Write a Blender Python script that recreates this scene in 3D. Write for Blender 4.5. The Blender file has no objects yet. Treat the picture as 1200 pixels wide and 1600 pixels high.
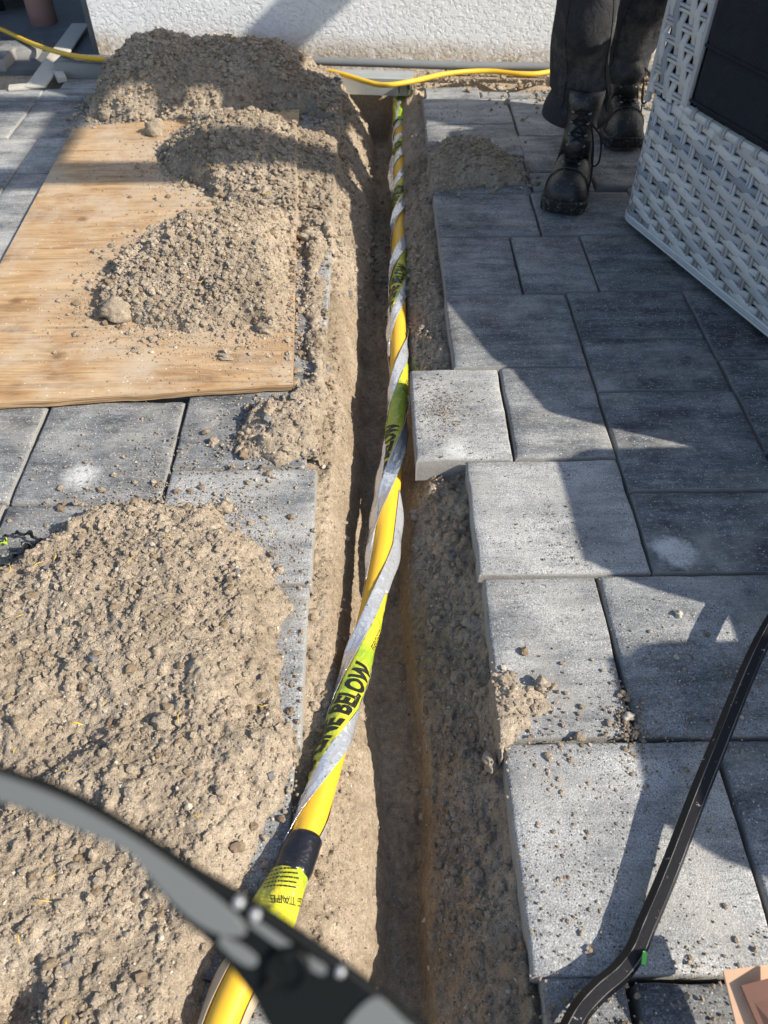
import bpy, bmesh, math, random
import numpy as np
from mathutils import Vector, Matrix

rad = math.radians
SC = bpy.context.scene
COL = SC.collection
random.seed(7)
RNG = np.random.default_rng(11)

# ---------------------------------------------------------------- camera
CAM_H, PITCH, YAW = 1.05, rad(48.0), rad(0.8)
cd = bpy.data.cameras.new('camera')
cam = bpy.data.objects.new('camera', cd)
COL.objects.link(cam)
cam.location = (0, 0, CAM_H)
cam.rotation_euler = (rad(90) - PITCH, 0, -YAW)
cd.sensor_fit = 'VERTICAL'
cd.sensor_height = 24
cd.sensor_width = 18
cd.lens = 18
cd.clip_start = 0.02
cd.clip_end = 300
cd.dof.use_dof = True
cd.dof.focus_distance = 1.35
cd.dof.aperture_fstop = 5.0
SC.camera = cam

# ---------------------------------------------------------------- light
SUN_D = Vector((-1.0, 0.40, -0.82)).normalized()      # travel direction of the light
sun_el = math.asin(-SUN_D.z)
sd = bpy.data.lights.new('sun', 'SUN')
sd.energy = 5.0
sd.angle = rad(0.55)
sd.color = (1.0, 0.93, 0.82)
so = bpy.data.objects.new('sun', sd)
COL.objects.link(so)
so.location = (4, -2, 4)
so.rotation_euler = SUN_D.to_track_quat('-Z', 'Y').to_euler()
W = bpy.data.worlds.new('World')
SC.world = W
W.use_nodes = True
wn = W.node_tree.nodes
bg = wn['Background']
sky = wn.new('ShaderNodeTexSky')
sky.sky_type = 'NISHITA'
sky.sun_disc = False
sky.sun_elevation = sun_el
sky.sun_rotation = math.atan2(-SUN_D.x, -SUN_D.y)
W.node_tree.links.new(sky.outputs[0], bg.inputs[0])
bg.inputs[1].default_value = 0.135
SC.view_settings.view_transform = 'Standard'
SC.view_settings.look = 'None'
SC.view_settings.exposure = 0.55
SC.view_settings.gamma = 1.0

# ---------------------------------------------------------------- survey helpers (photo point -> place in the yard)
_fh = np.array([math.sin(YAW), math.cos(YAW), 0])
_R = np.array([math.cos(YAW), -math.sin(YAW), 0])
_F = _fh * math.cos(PITCH) - np.array([0, 0, 1]) * math.sin(PITCH)
_U = _fh * math.sin(PITCH) + np.array([0, 0, 1]) * math.cos(PITCH)
_C = np.array([0, 0, CAM_H])
def ray(px, py):
    return _F + _R * (px - 600) / 1200 - _U * (py - 800) / 1200
def gp(px, py, z=0.0):
    d = ray(px, py)
    return _C + d * ((z - CAM_H) / d[2])
def yp(px, py, Y):
    d = ray(px, py)
    return _C + d * (Y / d[1])
def dp(px, py, D):
    return _C + ray(px, py) * D

# ---------------------------------------------------------------- noise
def _hash(ix, iy, s):
    n = (ix.astype(np.int64) * 374761393 + iy.astype(np.int64) * 668265263 + s * 2147483647) & 0xFFFFFFFF
    n = ((n ^ (n >> 13)) * 1274126177) & 0xFFFFFFFF
    return ((n ^ (n >> 16)) & 0xFFFFFF) / float(0xFFFFFF)
def vnoise(x, y, s=0):
    ix, iy = np.floor(x), np.floor(y)
    fx, fy = x - ix, y - iy
    fx, fy = fx * fx * (3 - 2 * fx), fy * fy * (3 - 2 * fy)
    a = _hash(ix, iy, s); b = _hash(ix + 1, iy, s); c = _hash(ix, iy + 1, s); d = _hash(ix + 1, iy + 1, s)
    return (a * (1 - fx) + b * fx) * (1 - fy) + (c * (1 - fx) + d * fx) * fy * 1.0
def fbm(x, y, sc, oct=4, s=0, gain=0.5):
    t, a, n = 0, 1.0, 0
    for k in range(oct):
        t = t + a * (vnoise(x * sc + 17.3 * k, y * sc - 9.1 * k, s + k) - 0.5)
        n += a; a *= gain; sc *= 2.03
    return t / n * 2
def lumps(x, y, cell, s=0, keep=0.6):
    """half-buried round clods: height field of hemispheres in units of the cell size"""
    wx_ = fbm(x, y, 1.3 / cell, 3, s + 8); wy_ = fbm(x, y, 1.3 / cell, 3, s + 9)
    gx, gy = x / cell + wx_ * .55, y / cell + wy_ * .55
    ix, iy = np.floor(gx), np.floor(gy)
    out = np.zeros_like(gx)
    for ox in (-1, 0, 1):
        for oy in (-1, 0, 1):
            jx, jy = ix + ox, iy + oy
            k = _hash(jx, jy, s + 5)
            cx = jx + _hash(jx, jy, s + 1); cy = jy + _hash(jx, jy, s + 2)
            r = 0.22 + 0.5 * _hash(jx, jy, s + 3) ** 2
            q = 0.6 + 0.9 * _hash(jx, jy, s + 4)
            d2 = ((gx - cx) * q) ** 2 + ((gy - cy) / q) ** 2
            h = np.sqrt(np.maximum(0, r * r - d2)) * 0.8
            out = np.maximum(out, np.where(k < keep, h, 0))
    return out * cell
def poly_sdf(x, y, P):
    """positive inside"""
    P = np.asarray(P, float)
    d = np.full(x.shape, 1e9); ins = np.zeros(x.shape, bool)
    n = len(P)
    for i in range(n):
        ax, ay = P[i]; bx, by = P[(i + 1) % n]
        ex, ey = bx - ax, by - ay
        t = np.clip(((x - ax) * ex + (y - ay) * ey) / (ex * ex + ey * ey + 1e-12), 0, 1)
        d = np.minimum(d, np.hypot(x - ax - ex * t, y - ay - ey * t))
        c = ((ay > y) != (by > y)) & (x < (bx - ax) * (y - ay) / (by - ay + 1e-12) + ax)
        ins ^= c
    return np.where(ins, d, -d)
def sstep(a, b, x):
    t = np.clip((x - a) / (b - a), 0, 1)
    return t * t * (3 - 2 * t)

# ---------------------------------------------------------------- object helpers
def empty(name, loc, label, cat, group=None):
    o = bpy.data.objects.new(name, None)
    COL.objects.link(o)
    o.location = loc
    o.empty_display_size = 0.05
    o['label'] = label; o['category'] = cat
    if group: o['group'] = group
    return o
def tag(o, label, cat, group=None):
    o['label'] = label; o['category'] = cat
    if group: o['group'] = group
    return o
def world_loc(o):
    v = Vector((0, 0, 0))
    while o is not None:
        v += o.location; o = o.parent
    return v
def mk(name, verts, faces, mats, parent=None, smooth=True, mi=None, origin=None, auto=None):
    """verts in yard coordinates; the object's origin is its parent's (or the given origin)"""
    v = np.asarray(verts, np.float64).reshape(-1, 3)
    o3 = np.array(world_loc(parent)) if parent is not None else np.zeros(3)
    org = o3
    if origin is not None:
        org = np.array(origin, float)
    v = v - org
    me = bpy.data.meshes.new(name)
    if isinstance(faces, np.ndarray):
        k = faces.shape[1]; nf = len(faces)
        me.vertices.add(len(v)); me.vertices.foreach_set('co', v.astype(np.float32).ravel())
        me.loops.add(nf * k); me.loops.foreach_set('vertex_index', faces.astype(np.int32).ravel())
        me.polygons.add(nf); me.polygons.foreach_set('loop_start', np.arange(0, nf * k, k, dtype=np.int32))
        me.update(calc_edges=True); me.validate()
    else:
        me.from_pydata([tuple(p) for p in v], [], faces)
        me.update()
    if not isinstance(mats, (list, tuple)): mats = [mats]
    for m in mats: me.materials.append(m)
    if mi is not None: me.polygons.foreach_set('material_index', np.asarray(mi, np.int32))
    me.polygons.foreach_set('use_smooth', np.full(len(me.polygons), bool(smooth)))
    if auto is not None:
        bm = bmesh.new(); bm.from_mesh(me)
        for e in bm.edges:
            if len(e.link_faces) == 2 and e.calc_face_angle(0) > auto: e.smooth = False
        bm.to_mesh(me); bm.free()
    o = bpy.data.objects.new(name, me)
    COL.objects.link(o)
    if parent is not None: o.parent = parent
    o.location = org - o3
    return o
class MB:
    """collects shapes for ONE mesh"""
    def __init__(s): s.v = []; s.f = []; s.m = []
    def add(s, v, f, m=0):
        b = len(s.v); s.v += [tuple(map(float, p)) for p in v]
        s.f += [tuple(i + b for i in q) for q in f]; s.m += [m] * len(f); return s
    def build(s, name, mats, parent=None, smooth=True, origin=None, auto=0.6):
        return mk(name, s.v, s.f, mats, parent, smooth, s.m, origin, auto)
def frame_path(P):
    P = np.asarray(P, float)
    T = np.gradient(P, axis=0); T /= np.linalg.norm(T, axis=1)[:, None] + 1e-12
    return T
def catmull(P, n=8):
    P = np.asarray(P, float); out = []
    Q = np.vstack([2 * P[0] - P[1], P, 2 * P[-1] - P[-2]])
    for i in range(1, len(Q) - 2):
        a, b, c, d = Q[i - 1:i + 3]
        for t in np.linspace(0, 1, n, endpoint=False):
            out.append(0.5 * (2 * b + (c - a) * t + (2 * a - 5 * b + 4 * c - d) * t * t + (3 * b - a - 3 * c + d) * t ** 3))
    out.append(Q[-2]); return np.array(out)
def tube(P, r, k=10, cap=True, flat=None, up=(0, 0, 1), phase=0.0):
    """r scalar or per point; flat=(a,b) radii along side / up"""
    P = np.asarray(P, float); T = frame_path(P); n = len(P)
    r = np.broadcast_to(np.asarray(r, float), (n,))
    up = np.asarray(up, float)
    if np.abs(T @ up).min() > .98: up = np.array([0.0, 1.0, 0.0])
    S = np.cross(T, up); S /= np.linalg.norm(S, axis=1)[:, None] + 1e-9
    N = np.cross(S, T)
    fa, fb = flat if flat else (1, 1)
    v = []
    for i in range(n):
        for j in range(k):
            a = 2 * math.pi * j / k + phase
            v.append(P[i] + S[i] * math.cos(a) * r[i] * fa + N[i] * math.sin(a) * r[i] * fb)
    f = [(i * k + j, i * k + (j + 1) % k, (i + 1) * k + (j + 1) % k, (i + 1) * k + j) for i in range(n - 1) for j in range(k)]
    if cap:
        f.append(tuple(range(k - 1, -1, -1))); f.append(tuple((n - 1) * k + j for j in range(k)))
    return v, f
def box(x0, x1, y0, y1, z0, z1):
    v = [(x0, y0, z0), (x1, y0, z0), (x1, y1, z0), (x0, y1, z0), (x0, y0, z1), (x1, y0, z1), (x1, y1, z1), (x0, y1, z1)]
    return v, [(3, 2, 1, 0), (4, 5, 6, 7), (0, 1, 5, 4), (1, 2, 6, 5), (2, 3, 7, 6), (3, 0, 4, 7)]
def bevel_mesh(o, w, seg=2, ang=rad(30)):
    bm = bmesh.new(); bm.from_mesh(o.data)
    es = [e for e in bm.edges if len(e.link_faces) == 2 and e.calc_face_angle(0) > ang]
    bmesh.ops.bevel(bm, geom=es, offset=w, segments=seg, affect='EDGES', profile=0.6)
    for f in bm.faces: f.smooth = True
    for e in bm.edges:
        e.smooth = not (len(e.link_faces) == 2 and e.calc_face_angle(0) > rad(40))
    bm.to_mesh(o.data); bm.free(); return o
def loft(rings, cap=True):
    k = len(rings[0]); v = [p for r in rings for p in r]; n = len(rings)
    f = [(i * k + j, i * k + (j + 1) % k, (i + 1) * k + (j + 1) % k, (i + 1) * k + j) for i in range(n - 1) for j in range(k)]
    if cap: f.append(tuple(range(k - 1, -1, -1))); f.append(tuple((n - 1) * k + j for j in range(k)))
    return v, f
def prism(poly, z0, z1):
    n = len(poly)
    v = [(p[0], p[1], z0) for p in poly] + [(p[0], p[1], z1) for p in poly]
    return v, [tuple(range(n - 1, -1, -1)), tuple(range(n, 2 * n))] + [(i, (i + 1) % n, n + (i + 1) % n, n + i) for i in range(n)]

# ---------------------------------------------------------------- materials
class NT:
    def __init__(s, name, rough=0.8, spec=0.3, metal=0.0):
        s.m = bpy.data.materials.new(name); s.m.use_nodes = True
        s.t = s.m.node_tree; s.n = s.t.nodes; s.l = s.t.links
        s.b = s.n['Principled BSDF']
        s.b.inputs['Roughness'].default_value = rough
        s.b.inputs['Specular IOR Level'].default_value = spec
        s.b.inputs['Metallic'].default_value = metal
        s._pos = None
    def lk(s, a, b): s.l.new(a, b)
    def pos(s):
        if s._pos is None: s._pos = s.n.new('ShaderNodeNewGeometry').outputs['Position']
        return s._pos
    def obj(s):
        return s.n.new('ShaderNodeTexCoord').outputs['Object']
    def rnd(s): return s.n.new('ShaderNodeObjectInfo').outputs['Random']
    def attr(s, nm):
        a = s.n.new('ShaderNodeAttribute'); a.attribute_type = 'OBJECT'; a.attribute_name = nm; return a.outputs['Fac']
    def mapv(s, v, scale=(1, 1, 1), rot=(0, 0, 0), loc=(0, 0, 0)):
        m = s.n.new('ShaderNodeMapping'); s.lk(v, m.inputs[0])
        m.inputs['Scale'].default_value = scale; m.inputs['Rotation'].default_value = rot; m.inputs['Location'].default_value = loc
        return m.outputs[0]
    def noise(s, v, sc, det=4, rough=0.55, dist=0.0):
        t = s.n.new('ShaderNodeTexNoise'); s.lk(v, t.inputs['Vector'])
        t.inputs['Scale'].default_value = sc; t.inputs['Detail'].default_value = det
        t.inputs['Roughness'].default_value = rough; t.inputs['Distortion'].default_value = dist
        return t.outputs['Fac']
    def voro(s, v, sc, out='Distance', rnd=1.0):
        t = s.n.new('ShaderNodeTexVoronoi'); s.lk(v, t.inputs['Vector'])
        t.inputs['Scale'].default_value = sc; t.inputs['Randomness'].default_value = rnd
        return t.outputs[out]
    def ramp(s, v, *stops, interp='LINEAR'):
        r = s.n.new('ShaderNodeValToRGB'); s.lk(v, r.inputs[0]); cr = r.color_ramp; cr.interpolation = interp
        while len(cr.elements) < len(stops): cr.elements.new(0.5)
        for e, (p, c) in zip(cr.elements, stops):
            e.position = p; e.color = (*(c if hasattr(c, '__len__') else (c, c, c)), 1)
        return r.outputs[0]
    def mix(s, f, a, b, mode='MIX'):
        m = s.n.new('ShaderNodeMix'); m.data_type = 'RGBA'; m.blend_type = mode
        for i, val in zip((m.inputs[0], m.inputs[6], m.inputs[7]), (f, a, b)):
            if isinstance(val, bpy.types.NodeSocket): s.lk(val, i)
            elif i.type == 'VALUE': i.default_value = val
            elif hasattr(val, '__len__'): i.default_value = (*val, 1)
            else: i.default_value = (val, val, val, 1)
        return m.outputs[2]
    def math(s, op, a, b=0.0, c=0.5, clamp=False):
        m = s.n.new('ShaderNodeMath'); m.operation = op; m.use_clamp = clamp
        for i, val in zip(m.inputs, (a, b, c)):
            if isinstance(val, bpy.types.NodeSocket): s.lk(val, i)
            else: i.default_value = val
        return m.outputs[0]
    def sep(s, v):
        q = s.n.new('ShaderNodeSeparateXYZ'); s.lk(v, q.inputs[0]); return q.outputs
    def spot(s, c, r0, r1):
        """1 inside radius r0 of the place c, 0 beyond r1"""
        d = s.n.new('ShaderNodeVectorMath'); d.operation = 'DISTANCE'; s.lk(s.pos(), d.inputs[0]); d.inputs[1].default_value = c
        wob = s.math('MULTIPLY_ADD', s.noise(s.pos(), 60, 3), 0.03, -0.015)
        e = s.math('ADD', d.outputs['Value'], wob)
        mr = s.n.new('ShaderNodeMapRange'); s.lk(e, mr.inputs[0])
        mr.inputs[1].default_value = r0; mr.inputs[2].default_value = r1; mr.inputs[3].default_value = 1; mr.inputs[4].default_value = 0
        return mr.outputs[0]
    def col(s, c):
        if isinstance(c, bpy.types.NodeSocket): s.lk(c, s.b.inputs['Base Color'])
        else: s.b.inputs['Base Color'].default_value = (*c, 1)
        return s
    def bump(s, h, dist=0.002, strength=1.0, prev=None):
        b = s.n.new('ShaderNodeBump'); b.inputs['Strength'].default_value = strength; b.inputs['Distance'].default_value = dist
        s.lk(h, b.inputs['Height'])
        if prev is not None: s.lk(prev, b.inputs['Normal'])
        s.lk(b.outputs[0], s.b.inputs['Normal']); return b.outputs[0]

def sand_material(name, dry, damp, specks=True):
    t = NT(name, 0.95, 0.12)
    p = t.pos()
    base = t.mix(t.ramp(t.noise(p, 7, 5, 0.6), (0.35, 0), (0.68, 1)), damp, dry)
    base = t.mix(1.0, base, t.ramp(t.noise(p, 90, 4, 0.7), (0.32, 0.72), (0.7, 1.2)), 'MULTIPLY')
    g = t.noise(p, 620, 2, 0.7)
    base2 = t.mix(1.0, base, t.ramp(g, (0.3, 0.62), (0.7, 1.32)), 'MULTIPLY')
    if specks:
        v = t.voro(p, 150, 'Color')
        sp = t.sep(v)
        near = t.ramp(t.voro(p, 150), (0.14, 1), (0.2, 0))
        m = t.math('MULTIPLY', near, t.math('GREATER_THAN', sp[0], 0.9))
        base2 = t.mix(m, base2, (0.62, 0.56, 0.46))
        m2 = t.math('MULTIPLY', near, t.math('LESS_THAN', sp[0], 0.07))
        base2 = t.mix(m2, base2, (0.09, 0.08, 0.07))
    t.col(base2)
    b = t.bump(t.noise(p, 130, 5, 0.72), 0.006, 0.85)
    t.bump(t.noise(p, 700, 2, 0.6), 0.0022, 0.9, b)
    return t.m
M = {}
M['sand'] = sand_material('sand', (0.515, 0.425, 0.320), (0.345, 0.277, 0.20))
M['trench_sand'] = sand_material('trench_sand', (0.53, 0.43, 0.318), (0.35, 0.272, 0.187))

def paver_material():
    t = NT('paver_concrete', 0.85, 0.25)
    p = t.pos(); tone = t.attr('tone'); rnd = t.rnd()
    off = t.n.new('ShaderNodeVectorMath'); off.operation = 'MULTIPLY_ADD'
    t.lk(rnd, off.inputs[0]); off.inputs[1].default_value = (9, 5, 3); t.lk(p, off.inputs[2])
    q = off.outputs[0]
    streak = t.noise(t.mapv(q, (6, 30, 8)), 1.0, 8, 0.7)
    patch = t.noise(q, 9, 5, 0.6)
    tn = t.math('ADD', tone, t.math('MULTIPLY_ADD', streak, 1.55, -0.76))
    tn = t.math('ADD', tn, t.math('MULTIPLY_ADD', patch, 1.25, -0.60))
    c = t.ramp(tn, (0.0, (0.068, 0.071, 0.075)), (0.3, (0.145, 0.150, 0.154)), (0.6, (0.265, 0.267, 0.264)), (1.0, (0.42, 0.416, 0.40)))
    g = t.noise(p, 480, 2, 0.7)
    c = t.mix(1.0, c, t.ramp(g, (0.3, 0.42), (0.5, 1.0), (0.72, 1.75)), 'MULTIPLY')
    v = t.voro(p, 210, 'Color'); sp = t.sep(v)
    near = t.ramp(t.voro(p, 210), (0.2, 1), (0.32, 0))
    c = t.mix(t.math('MULTIPLY', near, t.math('GREATER_THAN', sp[0], 0.86)), c, (0.58, 0.57, 0.53))
    c = t.mix(t.math('MULTIPLY', near, t.math('LESS_THAN', sp[1], 0.12)), c, (0.045, 0.047, 0.05))
    fl = t.ramp(t.noise(t.mapv(q, (75, 210, 90)), 1.0, 5, 0.82), (0.535, 0), (0.66, 0.75))
    c = t.mix(fl, c, (0.38, 0.385, 0.385))
    dk = t.ramp(t.noise(t.mapv(q, (60, 150, 80), (0, 0, 0), (7, 3, 1)), 1.0, 5, 0.8), (0.55, 0), (0.68, 0.6))
    c = t.mix(dk, c, (0.06, 0.065, 0.072))
    # dusty film of dried sand, and two spilled patches of cement dust
    dust = t.ramp(t.noise(p, 5.5, 6, 0.68), (0.50, 0), (0.72, 0.65))
    c = t.mix(dust, c, (0.40, 0.375, 0.33))
    for cc, r0, r1 in ((gp(1058, 862), 0.024, 0.040), (gp(1038, 852), 0.012, 0.028), (gp(125, 742), 0.014, 0.042), (gp(710, 700), 0.004, 0.03)):
        c = t.mix(t.math('MULTIPLY', t.spot(tuple(cc), r0, r1), t.ramp(t.noise(p, 170, 5, 0.8), (0.36, 0.25), (0.56, 0.9))), c, (0.60, 0.60, 0.58))
    # sides: paler raw concrete
    nz = t.sep(t.n.new('ShaderNodeNewGeometry').outputs['True Normal'])[2]
    c = t.mix(t.ramp(nz, (0.2, 1), (0.6, 0)), c, t.mix(patch, (0.24, 0.235, 0.22), (0.36, 0.345, 0.315)))
    t.col(c)
    b = t.bump(t.noise(p, 45, 5, 0.7), 0.0035, 0.55)
    t.bump(t.noise(p, 420, 3, 0.75), 0.0016, 0.8, b)
    return t.m
M['paver'] = paver_material()

def stucco():
    t = NT('white_stucco', 0.88, 0.2)
    p = t.pos(); z = t.sep(p)[2]
    a = t.noise(t.mapv(p, (1, 1, 1.15)), 58, 4, 0.6, 0.5)
    h = t.ramp(a, (0.40, 0), (0.53, 1), interp='EASE')
    f = t.noise(p, 240, 3, 0.6)
    zz = t.math('ADD', z, t.math('MULTIPLY_ADD', t.noise(p, 11, 5, 0.65), 0.12, -0.06))
    low = t.ramp(zz, (0.045, 1), (0.10, 0))
    c = t.mix(t.ramp(t.noise(p, 6, 4), (0.3, 0), (0.8, 1)), (0.78, 0.78, 0.77), (0.83, 0.83, 0.82))
    dirt = t.mix(t.ramp(t.noise(p, 60, 4, 0.7), (0.35, 0), (0.65, 1)), (0.36, 0.27, 0.18), (0.72, 0.66, 0.55))
    c = t.mix(t.math('MULTIPLY', low, t.ramp(t.noise(p, 22, 4, 0.7), (0.32, 0.35), (0.6, 1))), c, dirt)
    t.col(c)
    b = t.bump(h, 0.0022, 0.9)
    t.bump(f, 0.0012, 0.7, b)
    return t.m
M['stucco'] = stucco()

BT = 0.020
def plywood():
    t = NT('plywood', 0.7, 0.25)
    o = t.obj()
    w = t.noise(t.mapv(o, (2.2, 10, 10)), 1.0, 8, 0.68, 2.2)
    fine = t.noise(t.mapv(o, (9, 240, 200)), 1.0, 3, 0.6)
    c = t.ramp(w, (0.28, (0.22, 0.115, 0.055)), (0.46, (0.40, 0.25, 0.125)), (0.70, (0.53, 0.375, 0.215)))
    c = t.mix(1.0, c, t.ramp(fine, (0.3, 0.82), (0.7, 1.10)), 'MULTIPLY')
    st = t.noise(t.mapv(o, (3.0, 70, 60), (0, 0, 0.05)), 1.0, 5, 0.7, 0.5)
    c = t.mix(1.0, c, t.ramp(st, (0.34, 0.62), (0.5, 1.0), (0.7, 1.10)), 'MULTIPLY')
    c = t.mix(t.ramp(t.noise(t.mapv(o, (3, 12, 5)), 1, 4, 0.7), (0.56, 0), (0.70, 0.8)), c, (0.15, 0.10, 0.065))
    c = t.mix(t.ramp(t.noise(o, 6, 6, 0.7), (0.45, 0), (0.64, 0.75)), c, (0.46, 0.375, 0.275))      # sandy film
    for cc, r0, r1 in (((-.42, 1.72, BT), .16, .42), ((-.40, 2.32, BT), .16, .40), ((-.62, 2.45, BT), .02, .18)):
        c = t.mix(t.math('MULTIPLY', t.spot(cc, r0, r1), t.ramp(t.noise(o, 26, 6, 0.75), (0.35, 0.15), (0.6, 0.9))), c, (0.44, 0.36, 0.27))
    for cc in ((-.80, 2.02, BT), (-.70, 1.40, BT), (-.86, 1.62, BT)):
        c = t.mix(t.math('MULTIPLY', t.spot(cc, .006, .022), 0.8), c, (0.16, 0.085, 0.04))
    sc_ = t.ramp(t.noise(t.mapv(o, (9, 60, 10), (0, 0, 0.5)), 1.0, 6, 0.8), (0.62, 0), (0.68, 0.7))
    c = t.mix(sc_, c, (0.17, 0.12, 0.08))
    sp = t.sep(t.voro(o, 120, 'Color'))[0]
    near = t.ramp(t.voro(o, 120), (0.16, 1), (0.24, 0))
    c = t.mix(t.math('MULTIPLY', near, t.math('GREATER_THAN', sp, 0.93)), c, (0.66, 0.6, 0.5))
    z = t.sep(o)[2]
    nz = t.sep(t.n.new('ShaderNodeNewGeometry').outputs['True Normal'])[2]
    edge = t.ramp(t.noise(t.mapv(o, (6, 6, 300)), 1, 4, 0.6), (0.4, (0.20, 0.12, 0.06)), (0.6, (0.50, 0.34, 0.19)))
    c = t.mix(t.ramp(nz, (0.3, 1), (0.6, 0)), c, edge)
    t.col(c); t.bump(fine, 0.0008, 0.7)
    return t.m
M['plywood'] = plywood()

def simple(name, c, rough=0.5, spec=0.4, metal=0.0, var=0.0, sc=30, bump=0.0, bsc=80, scratch=None):
    t = NT(name, rough, spec, metal)
    if var:
        n = t.noise(t.pos(), sc, 4, 0.6)
        cc = t.mix(n, tuple(x * (1 - var) for x in c), tuple(min(1, x * (1 + var)) for x in c))
    else:
        cc = c
    if scratch:
        s = t.ramp(t.noise(t.pos(), 95, 5, 0.75), (scratch[1], 0), (scratch[1] + 0.03, 1))
        cc = t.mix(s, cc, scratch[0])
    t.col(cc)
    if bump: t.bump(t.noise(t.pos(), bsc, 4, 0.6), bump, 0.8)
    return t.m
M['yellow_pipe'] = simple('yellow_plastic', (0.76, 0.44, 0.03), 0.40, 0.45, var=0.1, scratch=((0.50, 0.38, 0.20), 0.64))
M['tan_film'] = simple('tan_backing_film', (0.45, 0.36, 0.24), 0.4, 0.4, var=0.15)
M['tape_yellow'] = simple('yellow_film', (0.78, 0.66, 0.03), 0.28, 0.6, var=0.1)
t = NT('fluorescent_tape', 0.24, 0.6)
c_ = t.mix(t.ramp(t.noise(t.pos(), 13, 4, 0.6), (0.40, 0), (0.60, 1)), (0.29, 0.42, 0.03), (0.60, 0.52, 0.04))
c_ = t.mix(t.ramp(t.noise(t.pos(), 95, 5, 0.75), (0.63, 0), (0.66, 1)), c_, (0.45, 0.37, 0.25))
t.col(c_); t.bump(t.noise(t.pos(), 32, 4, 0.6), 0.009, 0.8); M['tape_green'] = t.m
M['tape_silver'] = simple('foil_tape', (0.74, 0.77, 0.81), 0.24, 0.5, 0.65, var=0.1, bump=0.009, bsc=28, scratch=((0.45, 0.37, 0.25), 0.63))
M['ink'] = simple('black_ink', (0.015, 0.017, 0.012), 0.4, 0.4)
M['black_tape'] = simple('black_tape', (0.012, 0.013, 0.018), 0.28, 0.5, bump=0.003, bsc=60)
M['hose'] = simple('yellow_hose', (0.72, 0.44, 0.03), 0.45, 0.4, var=0.12)
M['conduit'] = simple('grey_conduit', (0.17, 0.18, 0.185), 0.5, 0.4, var=0.15)
M['channel'] = simple('zinc_channel', (0.42, 0.44, 0.43), 0.38, 0.5, 0.35, var=0.2, sc=14)
M['lath'] = simple('pale_timber', (0.47, 0.44, 0.38), 0.8, 0.2, var=0.15)
M['pinkpipe'] = simple('terracotta_plastic', (0.56, 0.34, 0.30), 0.5, 0.4, var=0.06)
M['darkplastic'] = simple('dark_plastic', (0.02, 0.022, 0.025), 0.35, 0.5, bump=0.003, bsc=25)
M['dark_grey'] = simple('mottled_dark_grey', (0.12, 0.13, 0.135), 0.8, 0.25, var=0.4, sc=18)
M['bar_paint'] = simple('black_bar_paint', (0.006, 0.006, 0.008), 0.36, 0.22, scratch=((0.40, 0.40, 0.38), 0.645), bump=0.0002, bsc=160)
M['green_paint'] = simple('green_paint', (0.16, 0.62, 0.10), 0.5, 0.4)
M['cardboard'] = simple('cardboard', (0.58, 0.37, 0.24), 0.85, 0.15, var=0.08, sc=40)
M['cardboard_shade'] = simple('cardboard_gap_shade', (0.20, 0.11, 0.08), 0.9, 0.1, var=0.15)  # dark brown paints the gap shadow on the cardboard
M['straw'] = simple('straw', (0.62, 0.42, 0.07), 0.7, 0.2)
M['stone'] = simple('pale_stone', (0.46, 0.41, 0.33), 0.8, 0.2, var=0.2, bump=0.002)
M['damp'] = simple('damp_soil', (0.20, 0.15, 0.10), 0.95, 0.1, var=0.3, bump=0.002)
M['flint'] = simple('grey_grit', (0.17, 0.16, 0.15), 0.7, 0.3, var=0.3)
M['glass_frame'] = simple('gloss_black_plastic', (0.005, 0.006, 0.006), 0.40, 0.13)
M['glass_highlight'] = simple('grey_highlight_plastic', (0.11, 0.116, 0.113), 0.26, 0.5, var=0.08, sc=25)  # grey colour paints the sky highlight on glossy black plastic
M['rivet'] = simple('bright_rivet', (0.36, 0.37, 0.38), 0.32, 0.5, 0.4)
M['lens'] = simple('tinted_lens', (0.10, 0.11, 0.11), 0.06, 0.8)
M['leather'] = simple('black_leather', (0.012, 0.013, 0.014), 0.38, 0.5, var=0.3, bump=0.003, bsc=90, scratch=((0.12, 0.105, 0.085), 0.60))
M['rubber'] = simple('black_rubber', (0.018, 0.019, 0.020), 0.62, 0.35, var=0.3, scratch=((0.16, 0.14, 0.115), 0.56))
M['lace'] = simple('black_lace', (0.012, 0.012, 0.013), 0.8, 0.2)
M['steel'] = simple('eyelet_steel', (0.16, 0.16, 0.16), 0.3, 0.5, 0.9)
def cloth_mat(name, c, film=None):
    t = NT(name, 0.92, 0.12); p = t.pos()
    n = t.noise(p, 11, 5, 0.65); cc = t.mix(n, tuple(x * 0.75 for x in c), tuple(x * 1.3 for x in c))
    if film: cc = t.mix(t.ramp(t.noise(p, 7, 5, 0.7), (0.50, 0), (0.75, 0.8)), cc, film)  # random pale patches carry the sunlit grey of the trousers
    w = t.noise(p, 900, 1)
    cc = t.mix(1.0, cc, t.ramp(w, (0.3, 0.6), (0.7, 1.5)), 'MULTIPLY')
    t.col(cc); b = t.bump(t.noise(p, 20, 4, 0.6, 0.8), 0.016, 0.7); t.bump(w, 0.0012, 0.6, b); return t.m
M['trouser'] = cloth_mat('charcoal_workwear', (0.032, 0.032, 0.034), (0.15, 0.142, 0.13))
M['jacket'] = cloth_mat('dark_jersey', (0.03, 0.035, 0.05))
M['cushion'] = cloth_mat('charcoal_cushion', (0.018, 0.021, 0.028))
M['skin'] = simple('skin', (0.55, 0.33, 0.24), 0.5, 0.4, var=0.06)
M['hair'] = simple('brown_hair', (0.06, 0.04, 0.025), 0.6, 0.3, var=0.3)
M['wick_core'] = simple('wicker_shadow_core', (0.05, 0.055, 0.06), 0.9, 0.1)
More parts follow.
